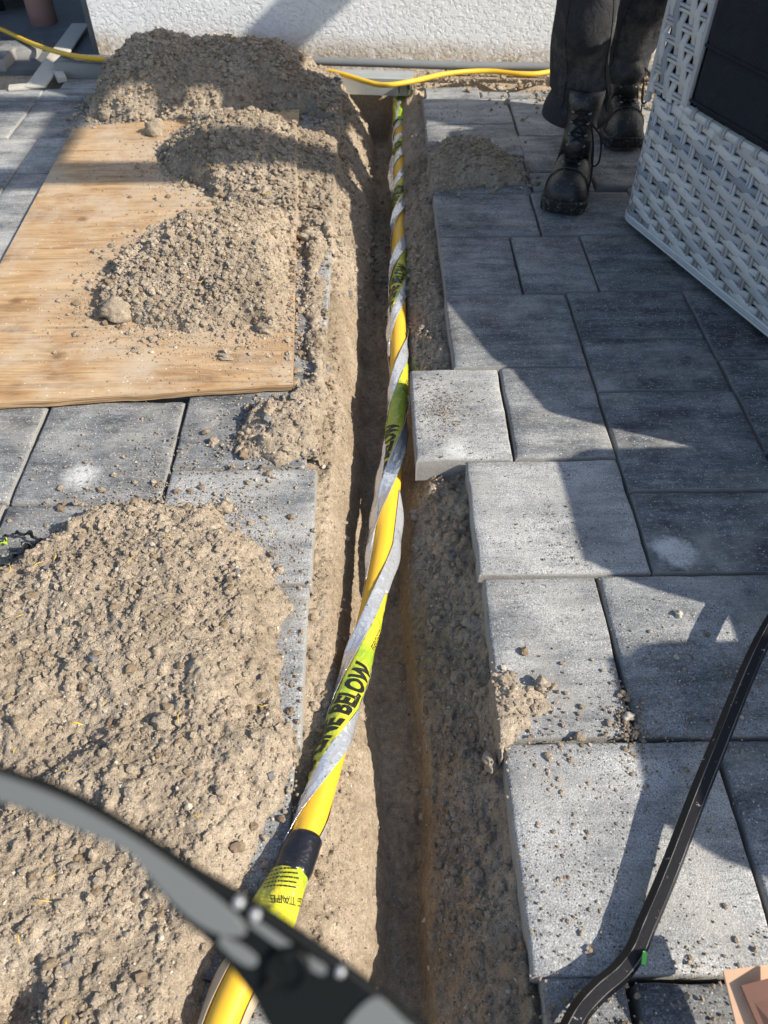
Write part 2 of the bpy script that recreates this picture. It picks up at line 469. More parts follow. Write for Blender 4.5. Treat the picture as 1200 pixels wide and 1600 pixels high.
for i, c in enumerate(((0.50, 0.51, 0.505), (0.37, 0.385, 0.40), (0.22, 0.245, 0.28), (0.44, 0.445, 0.445))):
    M['wick%d' % i] = simple('rattan_strand', c, 0.5, 0.35, var=0.14, sc=60)
M['timber'] = simple('weathered_timber', (0.32, 0.26, 0.19), 0.8, 0.2, var=0.2)

# ================================================================ THE SETTING
XL = -0.113                                     # left trench edge (paver line)
def right_edge(y):
    return np.where((y > 1.085) & (y < 1.375), 0.076, 0.174)
def wall_y(x): return 3.2535 - 0.0938 * x + 0.03
def trench(x, y):
    """height of the dug sand: bed under the pavers, banks, floor"""
    x = np.asarray(x, float); y = np.asarray(y, float)
    wob = fbm(x * 0 + 3, y, 4.0, 4, 21) * 0.018
    wob2 = fbm(x * 0 + 8, y, 5.0, 4, 33) * 0.02
    xf = 0.028 + 0.006 * np.sin(y * 5)
    zf = -0.20 - 0.025 * sstep(1.4, 2.4, y)
    hw = 0.024
    l0 = XL + wob - 0.012; l1 = xf - hw + wob2 * 0.6
    tl = np.clip((x - l0) / (l1 - l0), 0, 1)
    kk = sstep(.48, .85, y)
    k2 = sstep(1.7, 2.15, y)
    zl = -0.032 + (zf + 0.032) * ((1 - kk) * (0.22 * tl + 0.78 * tl ** 2.6) + kk * (0.16 * tl + 0.84 * sstep(.26, .82, tl)))
    zl = zl * (1 - k2) + k2 * (-0.022 + (zf + .022) * tl ** 1.5)
    re = 0.174 + wob2 + 0.0 * y
    ledge = sstep(1.40, 1.36, y) * sstep(0.6, 0.9, y)
    r0 = xf + hw + wob; r1 = re
    tr = np.clip((x - r0) / (r1 - r0), 0, 1)
    tt = 1 - (1 - tr) ** (1.25 + 1.2 * ledge + 1.3 * sstep(1.3, 1.5, y))
    zr = zf + (-0.045 - zf) * tt
    tb = np.minimum(tr / .16 * .42, .42 + (tr - .16) / .84 * .58)
    k3 = sstep(1.08, .92, y)
    zr = zr * (1 - k3) + k3 * (zf + (-0.040 - zf) * np.where(tr < .16, .42 * sstep(0, .16, tr), tb))
    z = np.where(x < l1, zl, np.where(x > r0, zr, zf))
    z = np.where(x < l0, -0.032, z)
    far = sstep(0.0, 0.10, l0 - x) + sstep(0.0, 0.08, x - re)
    z = z * (1 - np.clip(far, 0, 1)) + (-0.066) * np.clip(far, 0, 1)
    # the cut ends just before the house wall
    e = sstep(3.16, 3.20, y)
    z = z * (1 - e) + e * -0.035
    e0 = sstep(-0.25, -0.9, y)
    z = z * (1 - e0) + e0 * -0.066
    return z
def trench_detail(x, y):
    inn = sstep(XL - 0.05, XL + 0.01, x) * sstep(0.24, 0.16, x)
    right = sstep(0.05, 0.13, x)
    h = fbm(x, y, 14, 4, 2) * 0.014 + fbm(x, y, 55, 3, 4) * 0.008 + np.abs(fbm(x, y, 130, 2, 6)) * .0055
    h = h + lumps(x, y, 0.016, 40, 0.5) * (0.30 + 0.9 * right) + lumps(x, y, 0.034, 50, 0.35) * (0.15 + 0.75 * right) + lumps(x, y, 0.009, 60, 0.6) * 0.9
    return h * inn
def grid_mesh(xs, ys, zf, name, mat, keep=None):
    X, Y = np.meshgrid(xs, ys)
    Z = zf(X, Y)
    v = np.stack([X, Y, Z], -1).reshape(-1, 3)
    nx, ny = len(xs), len(ys)
    i = np.arange(nx - 1)[None, :] + np.arange(ny - 1)[:, None] * nx
    f = np.stack([i, i + 1, i + 1 + nx, i + nx], -1).reshape(-1, 4)
    return v, f
xs = np.concatenate([[-40, -12, -5, -2.5, -1.2, -0.6, -0.4], np.arange(-0.30, 0.34, 0.004), [0.45, 0.8, 1.6, 3, 6, 14, 40]])
ys = np.concatenate([[-40, -12, -4, -1.5, -1.0, -0.7], np.arange(-0.5, 0.05, 0.03), np.arange(0.06, 1.6, 0.0045), np.arange(1.6, 3.24, 0.006), [3.27, 3.6, 5, 9, 18, 40]])
v, f = grid_mesh(xs, ys, lambda X, Y: trench(X, Y) + trench_detail(X, Y), 'ground', M['trench_sand'])
gr = mk('ground', v, f, M['trench_sand']); gr['kind'] = 'structure'

# ---- pavers ----
TH = 0.06
PAVERS = []
def wavy_paver(x0, x1, y0, y1, z=0.0, rot=0.0, lod=1, tilt=(0, 0)):
    """a tumbled concrete paver: rounded rim, slightly uneven top and edges"""
    g = 0.0017
    x0 += g; x1 -= g; y0 += g; y1 -= g
    r = 0.0055
    n = max(4, int((x1 - x0) / 0.018 * lod)); m = max(4, int((y1 - y0) / 0.018 * lod))
    us = np.concatenate([[0, r * 0.3, r], np.linspace(r, x1 - x0 - r, n)[1:-1], [x1 - x0 - r, x1 - x0 - r * 0.3, x1 - x0]])
    vs = np.concatenate([[0, r * 0.3, r], np.linspace(r, y1 - y0 - r, m)[1:-1], [y1 - y0 - r, y1 - y0 - r * 0.3, y1 - y0]])
    U, V = np.meshgrid(us, vs); nx, ny = len(us), len(vs)
    du = np.minimum(U, x1 - x0 - U); dv = np.minimum(V, y1 - y0 - V)
    q = np.hypot(np.maximum(0, r - du), np.maximum(0, r - dv))
    dz = r - np.sqrt(np.maximum(0, r * r - np.minimum(q, r) ** 2))
    X, Y = x0 + U, y0 + V
    edge = np.exp(-np.minimum(du, dv) / 0.012)
    Z = z - dz + fbm(X, Y, 13, 3, 71) * 0.0016 - edge * 0.0022 * np.clip(fbm(X, Y, 40, 3, 73) + 0.45, 0, 1)
    wx = fbm(Y * 1.0, X * 0 + x0 * 31, 22, 3, 75) * 0.0026; wy = fbm(X * 1.0, Y * 0 + y0 * 37, 22, 3, 77) * 0.0026
    X2 = X + wx * (edge) * np.where(U < (x1 - x0) / 2, 1, -1); Y2 = Y + wy * edge
    top = np.stack([X2, Y2, Z], -1).reshape(-1, 3)
    idx = lambda a, b: b * nx + a
    F = [(idx(a, b), idx(a + 1, b), idx(a + 1, b + 1), idx(a, b + 1)) for b in range(ny - 1) for a in range(nx - 1)]
    rim = [idx(a, 0) for a in range(nx)] + [idx(nx - 1, b) for b in range(1, ny)] + [idx(a, ny - 1) for a in range(nx - 2, -1, -1)] + [idx(0, b) for b in range(ny - 2, 0, -1)]
    b0 = len(top); low = top[rim].copy(); low[:, 2] = z - TH
    mid = top[rim].copy(); mid[:, 2] = z - TH * 0.5
    k = len(rim)
    mid[:, 0] += (RNG.random(k) - .5) * 0.0015; mid[:, 1] += (RNG.random(k) - .5) * 0.0015
    vv = np.vstack([top, mid, low])
    for a in range(k):
        c = (a + 1) % k
        F.append((rim[a], b0 + a, b0 + c, rim[c])); F.append((b0 + a, b0 + k + a, b0 + k + c, b0 + c))
    cx, cy = (x0 + x1) / 2, (y0 + y1) / 2
    d = vv - [cx, cy, 0]
    vv[:, 2] += d[:, 0] * tilt[0] + d[:, 1] * tilt[1]
    if rot:
        c_, s_ = math.cos(rot), math.sin(rot)
        vv[:, 0] = cx + d[:, 0] * c_ - d[:, 1] * s_; vv[:, 1] = cy + d[:, 0] * s_ + d[:, 1] * c_
    return vv, F
def paver(x0, x1, y0, y1, tone, label, rot=None, z=None):
    rr = random.Random(round(x0 * 1000) * 7 + round(y0 * 1000))
    rot = rad(rr.uniform(-0.35, 0.35)) if rot is None else rot
    z = rr.uniform(-0.0025, 0.0) if z is None else z
    vv, F = wavy_paver(x0, x1, y0, y1, z, rot, 1, (rr.uniform(-.004, .004), rr.uniform(-.004, .004)))
    o = mk('paver', vv, F, M['paver'], None, True, origin=((x0 + x1) / 2, (y0 + y1) / 2, z - TH), auto=0.9)
    o['tone'] = float(tone) - (.14 if x0 < 0 else .04)
    tag(o, label, 'paver', 'grey concrete patio pavers')
    PAVERS.append((x0, x1, y0, y1))
    return o
# right of the trench, from the camera towards the house
paver(.178, .484, .196, .495, .78, 'large pale paver at the lower right trench edge, crossed by the black bar')
paver(.488, .79, .19, .495, .55, 'grey paver cut by the right picture edge, right of the lower black bar')
paver(.30, .61, -.11, .192, .30, 'dark paver nearest the camera at lower right, below the bend of the black bar')
paver(.614, .92, -.11, .188, .40, 'grey paver lying partly under the sheet of cardboard', )
paver(.178, .375, .50, .795, .60, 'narrow speckled paver at the right trench edge with crumbly sand on its corner')
paver(.378, .677, .499, .797, .52, 'grey paver with a sunlit wedge and pebble, crossed by sandy footprint crumbs')
paver(.680, .985, .499, .80, .38, 'grey paver behind the upper end of the black bar at the right picture edge')
paver(.174, .474, .800, 1.083, .76, 'large square pale paver with a round shadow edge, corner standing above the trench')
paver(.477, .775, .800, .992, .26, 'dark paver carrying a white blot of spilled cement')
paver(.779, 1.08, .803, 1.10, .30, 'dark paver at the right picture edge beside the one with the white blot')
paver(.477, .770, .996, 1.290, .28, 'large square dark paver with brown streaks in the middle of the right patio')
paver(.076, .272, 1.086, 1.374, .72, 'pale sandy paver sticking out furthest over the trench, its front face exposed')
paver(.275, .474, 1.088, 1.376, .42, 'grey paver with a small sunlit triangle, right of the one sticking out over the trench')
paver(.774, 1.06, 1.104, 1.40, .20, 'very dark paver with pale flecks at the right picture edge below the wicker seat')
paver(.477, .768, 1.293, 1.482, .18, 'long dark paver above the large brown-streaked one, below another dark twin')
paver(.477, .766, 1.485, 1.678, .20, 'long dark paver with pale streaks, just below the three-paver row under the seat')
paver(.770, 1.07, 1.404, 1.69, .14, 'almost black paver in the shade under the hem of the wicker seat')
paver(.172, .474, 1.378, 1.670, .34, 'large square grey paver at the trench edge behind the protruding sandy one')
paver(.175, .369, 1.674, 1.953, .42, 'bluish grey square paver at the trench edge, level with the near wicker seat corner')
paver(.372, .560, 1.682, 1.956, .40, 'mottled grey square paver second from the trench, level with the near wicker seat corner')
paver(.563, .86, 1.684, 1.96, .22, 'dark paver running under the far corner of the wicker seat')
paver(.174, .458, 1.957, 2.206, .38, 'streaked bluish paver at the trench edge just in front of the small sand mound')
paver(.461, .75, 1.963, 2.210, .32, 'grey paver under the toe of the nearer boot')
paver(.754, 1.05, 1.965, 2.24, .30, 'grey paver hidden behind the wicker seat corner')
paver(.176, .470, 2.210, 2.452, .36, 'paver buried under the small sand mound by the trench')
paver(.474, .66, 2.214, 2.345, .36, 'small grey paver beside the heel of the nearer boot')
paver(.664, .86, 2.244, 2.50, .34, 'grey paver between the two boots and the wicker seat')
paver(.474, .66, 2.349, 2.610, .36, 'grey paver left of the nearer boot shaft, beyond the sand mound')
paver(.174, .480, 2.456, 2.706, .42, 'dark paver just behind the small sand mound at the trench edge')
paver(.178, .480, 2.710, 2.936, .66, 'sunlit paver at the far end of the right trench edge, nearest the house')
paver(.484, .785, 2.614, 2.934, .62, 'sunlit paver behind the person by the house wall')
paver(.664, .86, 2.503, 2.61, .40, 'grey paver under the toe of the farther boot')
paver(.789, 1.09, 2.614, 2.93, .5, 'grey paver under the heel of the farther boot')
# left of the trench
paver(-.400, -.113, .785, 1.066, .70, 'pale bluish paver at the left trench edge, near half buried by the front sand')
paver(-.398, -.115, .492, .781, .62, 'paver at the left trench edge under the front sand pile, long bluish rim showing')
paver(-.395, -.120, .200, .488, .58, 'paver at the left trench edge under the sand beside the black tape wrap')
paver(-.686, -.404, .980, 1.272, .42, 'dark grey paver with a white powder blot in front of the wooden board')
paver(-.688, -.404, .690, .976, .36, 'dark paver at the top rim of the front sand pile, left of the pale one')
paver(-.990, -.690, .985, 1.28, .44, 'flecked paver at the left picture edge in front of the wooden board')
paver(-.995, -.692, .690, .981, .40, 'paver with black plastic scrap lying on it at the left picture edge')
paver(-.400, -.135, 1.070, 1.362, .44, 'grey paver between the board corner and the small heap of sand')
paver(-.395, -.113, 1.366, 1.662, .60, 'nearer of two paver strips showing between the board and the left trench edge')
paver(-.395, -.112, 1.666, 1.96, .64, 'farther of two paver strips showing between the board and the left trench edge')
paver(-1.199, -.90, 2.619, 2.93, .42, 'shaded paver left of the back sand pile')
paver(-1.10, -.90, 2.36, 2.618, .72, 'sunlit whitish paver just left of the far board corner')
paver(-1.50, -1.20, 2.62, 2.93, .50, 'half sunlit paver at the far left picture edge')
paver(-1.40, -1.101, 2.36, 2.616, .70, 'sunlit whitish paver at the left picture edge by the far board corner')
paver(-1.40, -1.101, 2.06, 2.356, .55, 'banded paver at the left picture edge beside the middle of the board')
paver(-1.10, -.90, 2.06, 2.356, .56, 'narrow banded paver beside the long left side of the board')
paver(-1.10, -.80, 1.76, 2.056, .58, 'pale paver running under the left side of the board')
paver(-.33, -.115, 2.88, 3.16, .60, 'pale paver corner poking from the back sand pile at the end of the trench')

# the rest of the paving, outside the picture or wholly covered
pv = MB()
def clear(x0, x1, y0, y1):
    for a in PAVERS:
        if x0 < a[1] - 0.004 and x1 > a[0] + 0.004 and y0 < a[3] - 0.004 and y1 > a[2] + 0.004: return False
    return True
def fill(xr, yr, holes=()):
    """lay small plain pavers wherever none lies yet"""
    C_ = 0.05
    xsx = np.arange(xr[0], xr[1] - 1e-6, C_); ysy = np.arange(yr[0], yr[1] - 1e-6, C_)
    occ = {}
    for i, x in enumerate(xsx):
        for j, y in enumerate(ysy):
            occ[i, j] = clear(x, x + C_, y, y + C_) and (y + C_ < wall_y(x) - 0.2 if x > -1.2 else y < 3.02)
    for j in range(len(ysy)):
        for i in range(len(xsx)):
            for w, h in ((6, 6), (6, 4), (4, 6), (4, 4), (6, 2), (2, 6), (4, 2), (2, 4), (2, 2), (2, 1), (1, 2), (1, 1)):
                cells = [(i + a, j + b) for a in range(w) for b in range(h)]
                if all(occ.get(c) for c in cells):
                    for c in cells: occ[c] = False
                    x0, y0 = xsx[i], ysy[j]
                    zt = -random.uniform(0.001, 0.004); g = 0.001; b = 0.005
                    x1, y1 = x0 + C_ * w - g, y0 + C_ * h - g; x0 += g; y0 += g
                    v = [(x0, y0, zt - TH), (x1, y0, zt - TH), (x1, y1, zt - TH), (x0, y1, zt - TH), (x0, y0, zt - b), (x1, y0, zt - b), (x1, y1, zt - b), (x0, y1, zt - b),
                         (x0 + b, y0 + b, zt), (x1 - b, y0 + b, zt), (x1 - b, y1 - b, zt), (x0 + b, y1 - b, zt)]
                    pv.add(v, [(0, 1, 5, 4), (1, 2, 6, 5), (2, 3, 7, 6), (3, 0, 4, 7), (4, 5, 9, 8), (5, 6, 10, 9), (6, 7, 11, 10), (7, 4, 8, 11), (8, 9, 10, 11)])
                    break
fill((0.19, 4.2), (-2.2, 3.2))
fill((-4.2, -0.113), (-2.2, 3.2))
o = pv.build('pavement', [M['paver']], smooth=False, auto=None); o['kind'] = 'structure'; o['tone'] = 0.42

# ---- house wall ----
def wall_pt(x, off=0.0, z=0.0):
    n = np.array([-0.0934, -0.9956, 0])
    return np.array([x, wall_y(x), z]) + n * off
w0, w1 = wall_pt(-1.075), wall_pt(6.0)
dirw = (w1 - w0) / np.linalg.norm(w1 - w0); back = np.array([-dirw[1], dirw[0], 0])
hb = empty('house', tuple((w0 + w1) / 2), 'white stucco house wall with a crumbling dirty base behind the trench', 'house')
P = [w0, w1, w1 + back * 3.0, w0 + back * 3.0]
v, f = prism(P, -0.03, 3.0)
mk('wall', v, f, M['stucco'], hb, False)
Q = [w0 - dirw * 0.035 + back * 0.03, w0 - dirw * 0.002 + back * 0.03, w0 - dirw * 0.002 + back * 3.0, w0 - dirw * 0.035 + back * 3.0]
v, f = prism(Q, -0.03, 1.2); mk('side_shade_board', v, f, M['dark_grey'], hb, False)  # dark board paints the shade on the wall's side face
v, f = prism([w0 - dirw * .3 - back * .35, w1 - back * .35, w1 + back * 3.2, w0 - dirw * .3 + back * 3.2], 3.0, 3.12); mk('roof', v, f, M['dark_grey'], hb, False)
# unseen timber frame, added to throw the slanting and banded shadows
e = empty('shadow_pergola', tuple(wall_pt(2.12, .9, 0)), 'unseen, added timber pergola fixed to the white wall, above the right of the picture', 'shadow_pergola')
def beam(name, p, q, w, h):
    p, q = np.array(p, float), np.array(q, float); d = (q - p) / np.linalg.norm(q - p); s_ = np.cross(d, [0, 0, 1]); s_ = np.array([1.0, 0, 0]) if np.linalg.norm(s_) < .1 else s_ / np.linalg.norm(s_); n_ = np.cross(s_, d)
    v = [c + s_ * a * w / 2 + n_ * b_ * h / 2 for c in (p, q) for a, b_ in ((-1, -1), (1, -1), (1, 1), (-1, 1))]
    o = mk(name, v, [(3, 2, 1, 0), (4, 5, 6, 7), (0, 1, 5, 4), (1, 2, 6, 5), (2, 3, 7, 6), (3, 0, 4, 7)], M['timber'], e, False)
    return bevel_mesh(o, 0.006)
beam('rafter', wall_pt(2.10, 0.002, 2.05), wall_pt(2.10, 1.27, 2.05), .11, .14)
beam('beam', (0.55, 1.84, 2.18), (2.62, 1.84, 2.18), .10, .12)
beam('beam', (0.45, 1.255, 2.18), (2.62, 1.255, 2.18), .10, .11)
beam('post', (2.56, 1.84, -.005), (2.56, 1.84, 2.12), .09, .09)
beam('post', (2.56, 1.255, -.005), (2.56, 1.255, 2.145), .08, .07)
beam('tie', (2.56, 1.29, 2.18), (2.56, 1.79, 2.18), .06, .07)
beam('tie', (1.62, 1.29, 2.18), (1.62, 1.79, 2.18), .06, .07)

# conduit and zinc channel along the wall foot
v, f = tube(catmull([wall_pt(-.30, .095, .034), wall_pt(0.05, .095, .034), wall_pt(.35, .075, .026), wall_pt(.70, .05, .022), wall_pt(1.6, .05, .02)], 8), 0.0145, 10)
tag(mk('conduit', v, f, M['conduit'], origin=tuple(wall_pt(.3, .06, 0))), 'thin grey conduit pipe lying along the foot of the white wall', 'conduit')
ch = MB()
A, B = wall_pt(-.36, .19, 0), wall_pt(.165, .19, 0)
prof = [(0, -.045), (0, .012), (0.006, .014), (0.055, .014), (0.060, .020), (0.062, .020), (0.062, .010), (0.004, .008), (0.004, -.045)]
r0 = [A + back * p[0] + [0, 0, p[1]] for p in prof]; r1 = [B + back * p[0] + [0, 0, p[1]] for p in prof]
v, f = loft([r0, r1]); ch.add(v, f)
tag(ch.build('channel', [M['channel']], smooth=False, origin=tuple((A + B) / 2), auto=None), 'flat zinc channel bridging the far end of the trench at the wall', 'channel')

# ---- back left corner ----
e = empty('edging_lath', tuple(gp(80, 100)), 'pale timber lath lying slantwise on the dark corner paving', 'lath')
def lath(p, q, w, z0, z1):
    p, q = np.array(p)[:2], np.array(q)[:2]; d = (q - p) / np.linalg.norm(q - p); n = np.array([-d[1], d[0]]) * w / 2
    return prism([p - n, q - n, q + n, p + n], z0, z1)
v, f = lath(gp(56, 139), gp(127, 40), 0.075, 0.002, 0.010); bevel_mesh(mk('long_lath', v, f, M['lath'], e, False), 0.003)
v, f = lath(gp(14, 138), gp(62, 134), 0.045, -0.003, 0.006); bevel_mesh(mk('short_lath', v, f, M['lath'], e, False), 0.002)
v, f = lath(gp(98, 128), gp(90, 112), 0.035, -0.002, 0.016); bevel_mesh(mk('wedge', v, f, M['lath'], e, False), 0.002)
def block(cx, cy, L, Wd, Hh, rot, label):
    v, f = box(-L / 2, L / 2, -Wd / 2, Wd / 2, -0.02, Hh)
    c, s = math.cos(rot), math.sin(rot); v = [(cx + x * c - y * s, cy + x * s + y * c, z) for x, y, z in v]
    o = mk('kerb_block', v, f, M['paver'], None, False, origin=(cx, cy, -0.02)); o['tone'] = 0.1; bevel_mesh(o, 0.008)
    return tag(o, label, 'kerb block', 'loose concrete kerb blocks')
p = gp(131, 112); block(p[0] + .02, p[1] + .0, 0.22, 0.10, 0.045, rad(-6), 'small grey kerb block wedged between the lath and the white wall corner')
p = gp(40, 100); block(p[0] - .10, p[1] + .16, 0.22, 0.14, 0.016, rad(4), 'dark rounded kerb block left of the pale lath')
p = gp(3, 102); block(p[0] - .06, p[1] + .06, 0.16, 0.14, 0.028, rad(-3), 'pale kerb block at the left picture edge behind the shaded pavers')
# dark sunken bed of the corner, drain pipe and the covered box
v, f = box(-4.2, -1.115, 3.28, 7.5, -0.06, -0.012)
o = mk('pavement', v, f, M['dark_grey'], None, False); o['kind'] = 'structure'
dpz = gp(68, 30)
o = mk('drain_pipe', *tube([dpz + [0, 0, -.03], dpz + [0, 0, 1.3]], 0.058, 24), M['pinkpipe'], origin=tuple(dpz)); tag(o, 'dull pink plastic drain pipe standing in the dark corner', 'drain pipe')
p = gp(0, 28)
mb = MB(); rg = []
for z, sc in ((0.05, .92), (.06, 1.0), (.10, 1.03), (.30, 1.0), (.34, .95), (.36, .8)):
    rg.append([(p[0] - .25 + sc * .33 * math.copysign(abs(math.cos(a)) ** .5, math.cos(a)), p[1] + .28 + sc * .22 * math.copysign(abs(math.sin(a)) ** .5, math.sin(a)), z + 0.006 * math.sin(7 * a)) for a in np.linspace(0, 2 * math.pi, 32, endpoint=False)])
e = empty('storage_box', (p[0] - .25, p[1] + .28, 0), 'dark covered box at the top left picture corner', 'box')
mb.add(*loft(rg)); mb.build('body', [M['darkplastic']], e)
for sx in (-.2, .2):
    for sy in (-.12, .12):
        v, f = tube([(p[0] - .25 + sx, p[1] + .28 + sy, -.015), (p[0] - .25 + sx, p[1] + .28 + sy, .06)], .02, 10); mk('foot', v, f, M['darkplastic'], e)

# ================================================================ BOARD AND SAND PILES
BQ = np.array([(-0.176, 1.296), (-0.932, 1.227), (-0.985, 2.648), (-0.252, 2.788)])
BT = 0.020
bx0, by0 = BQ.mean(0)
mb = MB()
nu, nv = 40, 60
U, V = np.meshgrid(np.linspace(0, 1, nu), np.linspace(0, 1, nv))
PX = (1 - V)[..., None] * ((1 - U)[..., None] * BQ[1] + U[..., None] * BQ[0]) + V[..., None] * ((1 - U)[..., None] * BQ[2] + U[..., None] * BQ[3])
rag = np.minimum(np.minimum(U, 1 - U) * .75, np.minimum(V, 1 - V) * 1.4)
PX[..., 1] += np.where(V < 0.001, fbm(PX[..., 0], PX[..., 1] * 0, 30, 3, 5) * 0.004, 0)
top = np.concatenate([PX, (BT - 0.0012 * np.exp(-rag / .004))[..., None]], -1).reshape(-1, 3)
bot = top.copy(); bot[:, 2] = 0.004
idx = lambda a, b: b * nu + a
F = [(idx(a, b), idx(a + 1, b), idx(a + 1, b + 1), idx(a, b + 1)) for b in range(nv - 1) for a in range(nu - 1)]
n0 = len(top); F += [tuple(i + n0 for i in reversed(q)) for q in F[:]]
rim = [idx(a, 0) for a in range(nu)] + [idx(nu - 1, b) for b in range(1, nv)] + [idx(a, nv - 1) for a in range(nu - 2, -1, -1)] + [idx(0, b) for b in range(nv - 2, 0, -1)]
for a in range(len(rim)): c = (a + 1) % len(rim); F.append((rim[a], rim[a] + n0, rim[c] + n0, rim[c]))
o = mk('plywood_board', np.vstack([top, bot]), F, M['plywood'], origin=(bx0, by0, 0.004), auto=0.7)
tag(o, 'weathered orange plywood board on the left pavers with two sand piles on it', 'board')

def surface(x, y):
    x = np.asarray(x, float); y = np.asarray(y, float)
    s = np.where((x < XL) | (x > right_edge(y)), 0.0, trench(x, y))
    s = np.where(poly_sdf(x, y, BQ) > 0, BT, s)
    return s

ICO = []
def _ico(sub):
    bm = bmesh.new(); bmesh.ops.create_icosphere(bm, subdivisions=sub, radius=1)
    v = np.array([p.co for p in bm.verts]); f = np.array([[q.index for q in t.verts] for t in bm.faces]); bm.free(); return v, f
for k in range(8):
    v, f = _ico(2)
    d = 1 + 0.45 * (np.array([vnoise(p[0:1] * 1.7 + k * 7, p[1:2] * 1.7 + p[2:3] * 2.3, k)[0] for p in v]) - .5) * 2 + RNG.normal(0, .10, len(v))
    ICO.append((v * d[:, None], f))
ICO1 = []
for k in range(6):
    v, f = _ico(1); ICO1.append((v * (1 + RNG.normal(0, .16, len(v)))[:, None], f))
CRUMB_M = [M['stone'], M['damp'], M['flint']]
def crumbs(pts, sizes, flat=0.75):
    """many small clods as one vertex/face array"""
    V, F, K, n = [], [], [], 0
    for p, s in zip(pts, sizes):
        v, f = (ICO[RNG.integers(8)] if s > 0.0042 else ICO1[RNG.integers(6)])
        a = RNG.random() * 6.283; c, sn = math.cos(a), math.sin(a)
        st = s * (0.75 + 0.5 * RNG.random(3)); st[2] *= flat
        w = v * st
        w = np.stack([w[:, 0] * c - w[:, 1] * sn, w[:, 0] * sn + w[:, 1] * c, w[:, 2]], 1)
        V.append(w + p); F.append(f + n); n += len(v)
        q = RNG.random(); K.append(np.full(len(f), 1 if q < .05 and s < .0045 else 2 if q < .14 else 3 if q < .155 else 0, np.int32))
    return np.vstack(V), np.vstack(F), np.concatenate(K)
def power_sizes(n, lo, hi, a=2.2):
    u = RNG.random(n); return lo * (1 - u * (1 - (lo / hi) ** a)) ** (-1 / a)

def pile(name, poly, peaks, slope, base_h, label, cat='sand pile', step=0.004, rough=1.0, ncr=3000, crs=(0.0016, 0.010), seed=0, mat='sand', dents=(), spread=0.0, extra=()):
    poly = np.array(poly); lo, hi = poly.min(0) - .03, poly.max(0) + .03
    xs = np.arange(lo[0], hi[0], step); ys = np.arange(lo[1], hi[1], step)
    X, Y = np.meshgrid(xs, ys)
    def height(X, Y):
        sd = poly_sdf(X, Y, poly) + fbm(X, Y, 22, 4, seed + 1) * 0.022
        prof = np.full(X.shape, base_h)
        for (cx, cy, h, rx, ry) in peaks:
            q = np.sqrt(((X - cx) / rx) ** 2 + ((Y - cy) / ry) ** 2 + 0.015) - 0.12
            prof = np.maximum(prof, h * (1 - sstep(0, 1, q * 0.92)) ** 0.9 * 1.0)
        for (cx, cy, h, r) in dents: prof = prof - h * np.exp(-((X - cx) ** 2 + (Y - cy) ** 2) / r ** 2)
        body = np.minimum(prof, slope * np.maximum(sd, 0) ** 0.85)
        fade = sstep(0, 0.03, sd)
        h = body + fade * (fbm(X, Y, 12, 5, seed + 3) * 0.016 * rough + fbm(X, Y, 60, 3, seed + 4) * 0.004 * rough)
        h = h + fade * (lumps(X, Y, 0.046, seed + 5, .22) * .40 + lumps(X, Y, 0.024, seed + 6, .35) * .5 + lumps(X, Y, 0.012, seed + 7, .55) * .75 + lumps(X, Y, .0068, seed + 8, .65) * .85 + np.abs(fbm(X, Y, 130, 2, seed + 9)) * .0035) * rough
        return np.where(sd > 0, h, -0.01), sd
    H, sd = height(X, Y)
    B = surface(X, Y)
    # the sand bridges small steps of what it lies on
    for _ in range(3):
        Bp = np.pad(B, 1, mode='edge'); B2 = (Bp[:-2, 1:-1] + Bp[2:, 1:-1] + Bp[1:-1, :-2] + Bp[1:-1, 2:] + 4 * B) / 8
        B = np.maximum(B, B2)
    Z = B + H
    nx, ny = len(xs), len(ys)
    i = np.arange(nx - 1)[None, :] + np.arange(ny - 1)[:, None] * nx
    f = np.stack([i, i + 1, i + 1 + nx, i + nx], -1)
    ok = (np.maximum.reduce([H[:-1, :-1], H[1:, :-1], H[:-1, 1:], H[1:, 1:]]) > 0.0002)
    f = f[ok].reshape(-1, 4)
    v = np.stack([X, Y, Z], -1).reshape(-1, 3)
    used = np.unique(f); remap = np.zeros(len(v), int); remap[used] = np.arange(len(used)); v = v[used]; f = remap[f]
    tri = np.concatenate([f[:, [0, 1, 2]], f[:, [0, 2, 3]]])
    # clods on the heap and rolled off around its rim
    n = int(ncr * 2.2); px = RNG.uniform(lo[0] - spread, hi[0] + spread, n); py = RNG.uniform(lo[1] - spread, hi[1] + spread, n)
    hh, s2 = height(px, py)
    on = (s2 > 0.004) | ((RNG.random(n) < np.exp(s2 / (0.018 + spread * .4)) * .55) & (s2 <= 0.004))
    px, py, hh = px[on], py[on], np.maximum(hh[on], 0)
    sz = power_sizes(len(px), crs[0], crs[1], 1.9)
    z = surface(px, py)
    off = (px > XL) & (px < right_edge(py)); hz = trench_detail(px, py); z = np.where(off, z + hz * (hh <= 0), z)
    cv, cf, ck = crumbs(np.stack([px, py, z + hh + sz * 0.35], 1), sz)
    V = np.vstack([v, cv]); Fc = np.vstack([tri, cf + len(v)])
    o = mk(name, V, Fc, [M[mat]] + CRUMB_M, None, True, np.concatenate([np.zeros(len(tri), np.int32), ck]), (poly[:, 0].mean(), poly[:, 1].mean(), 0))
    sm = np.ones(len(o.data.polygons), bool); sm[len(tri):] = False; o.data.polygons.foreach_set('use_smooth', sm)
    return tag(o, label, cat)

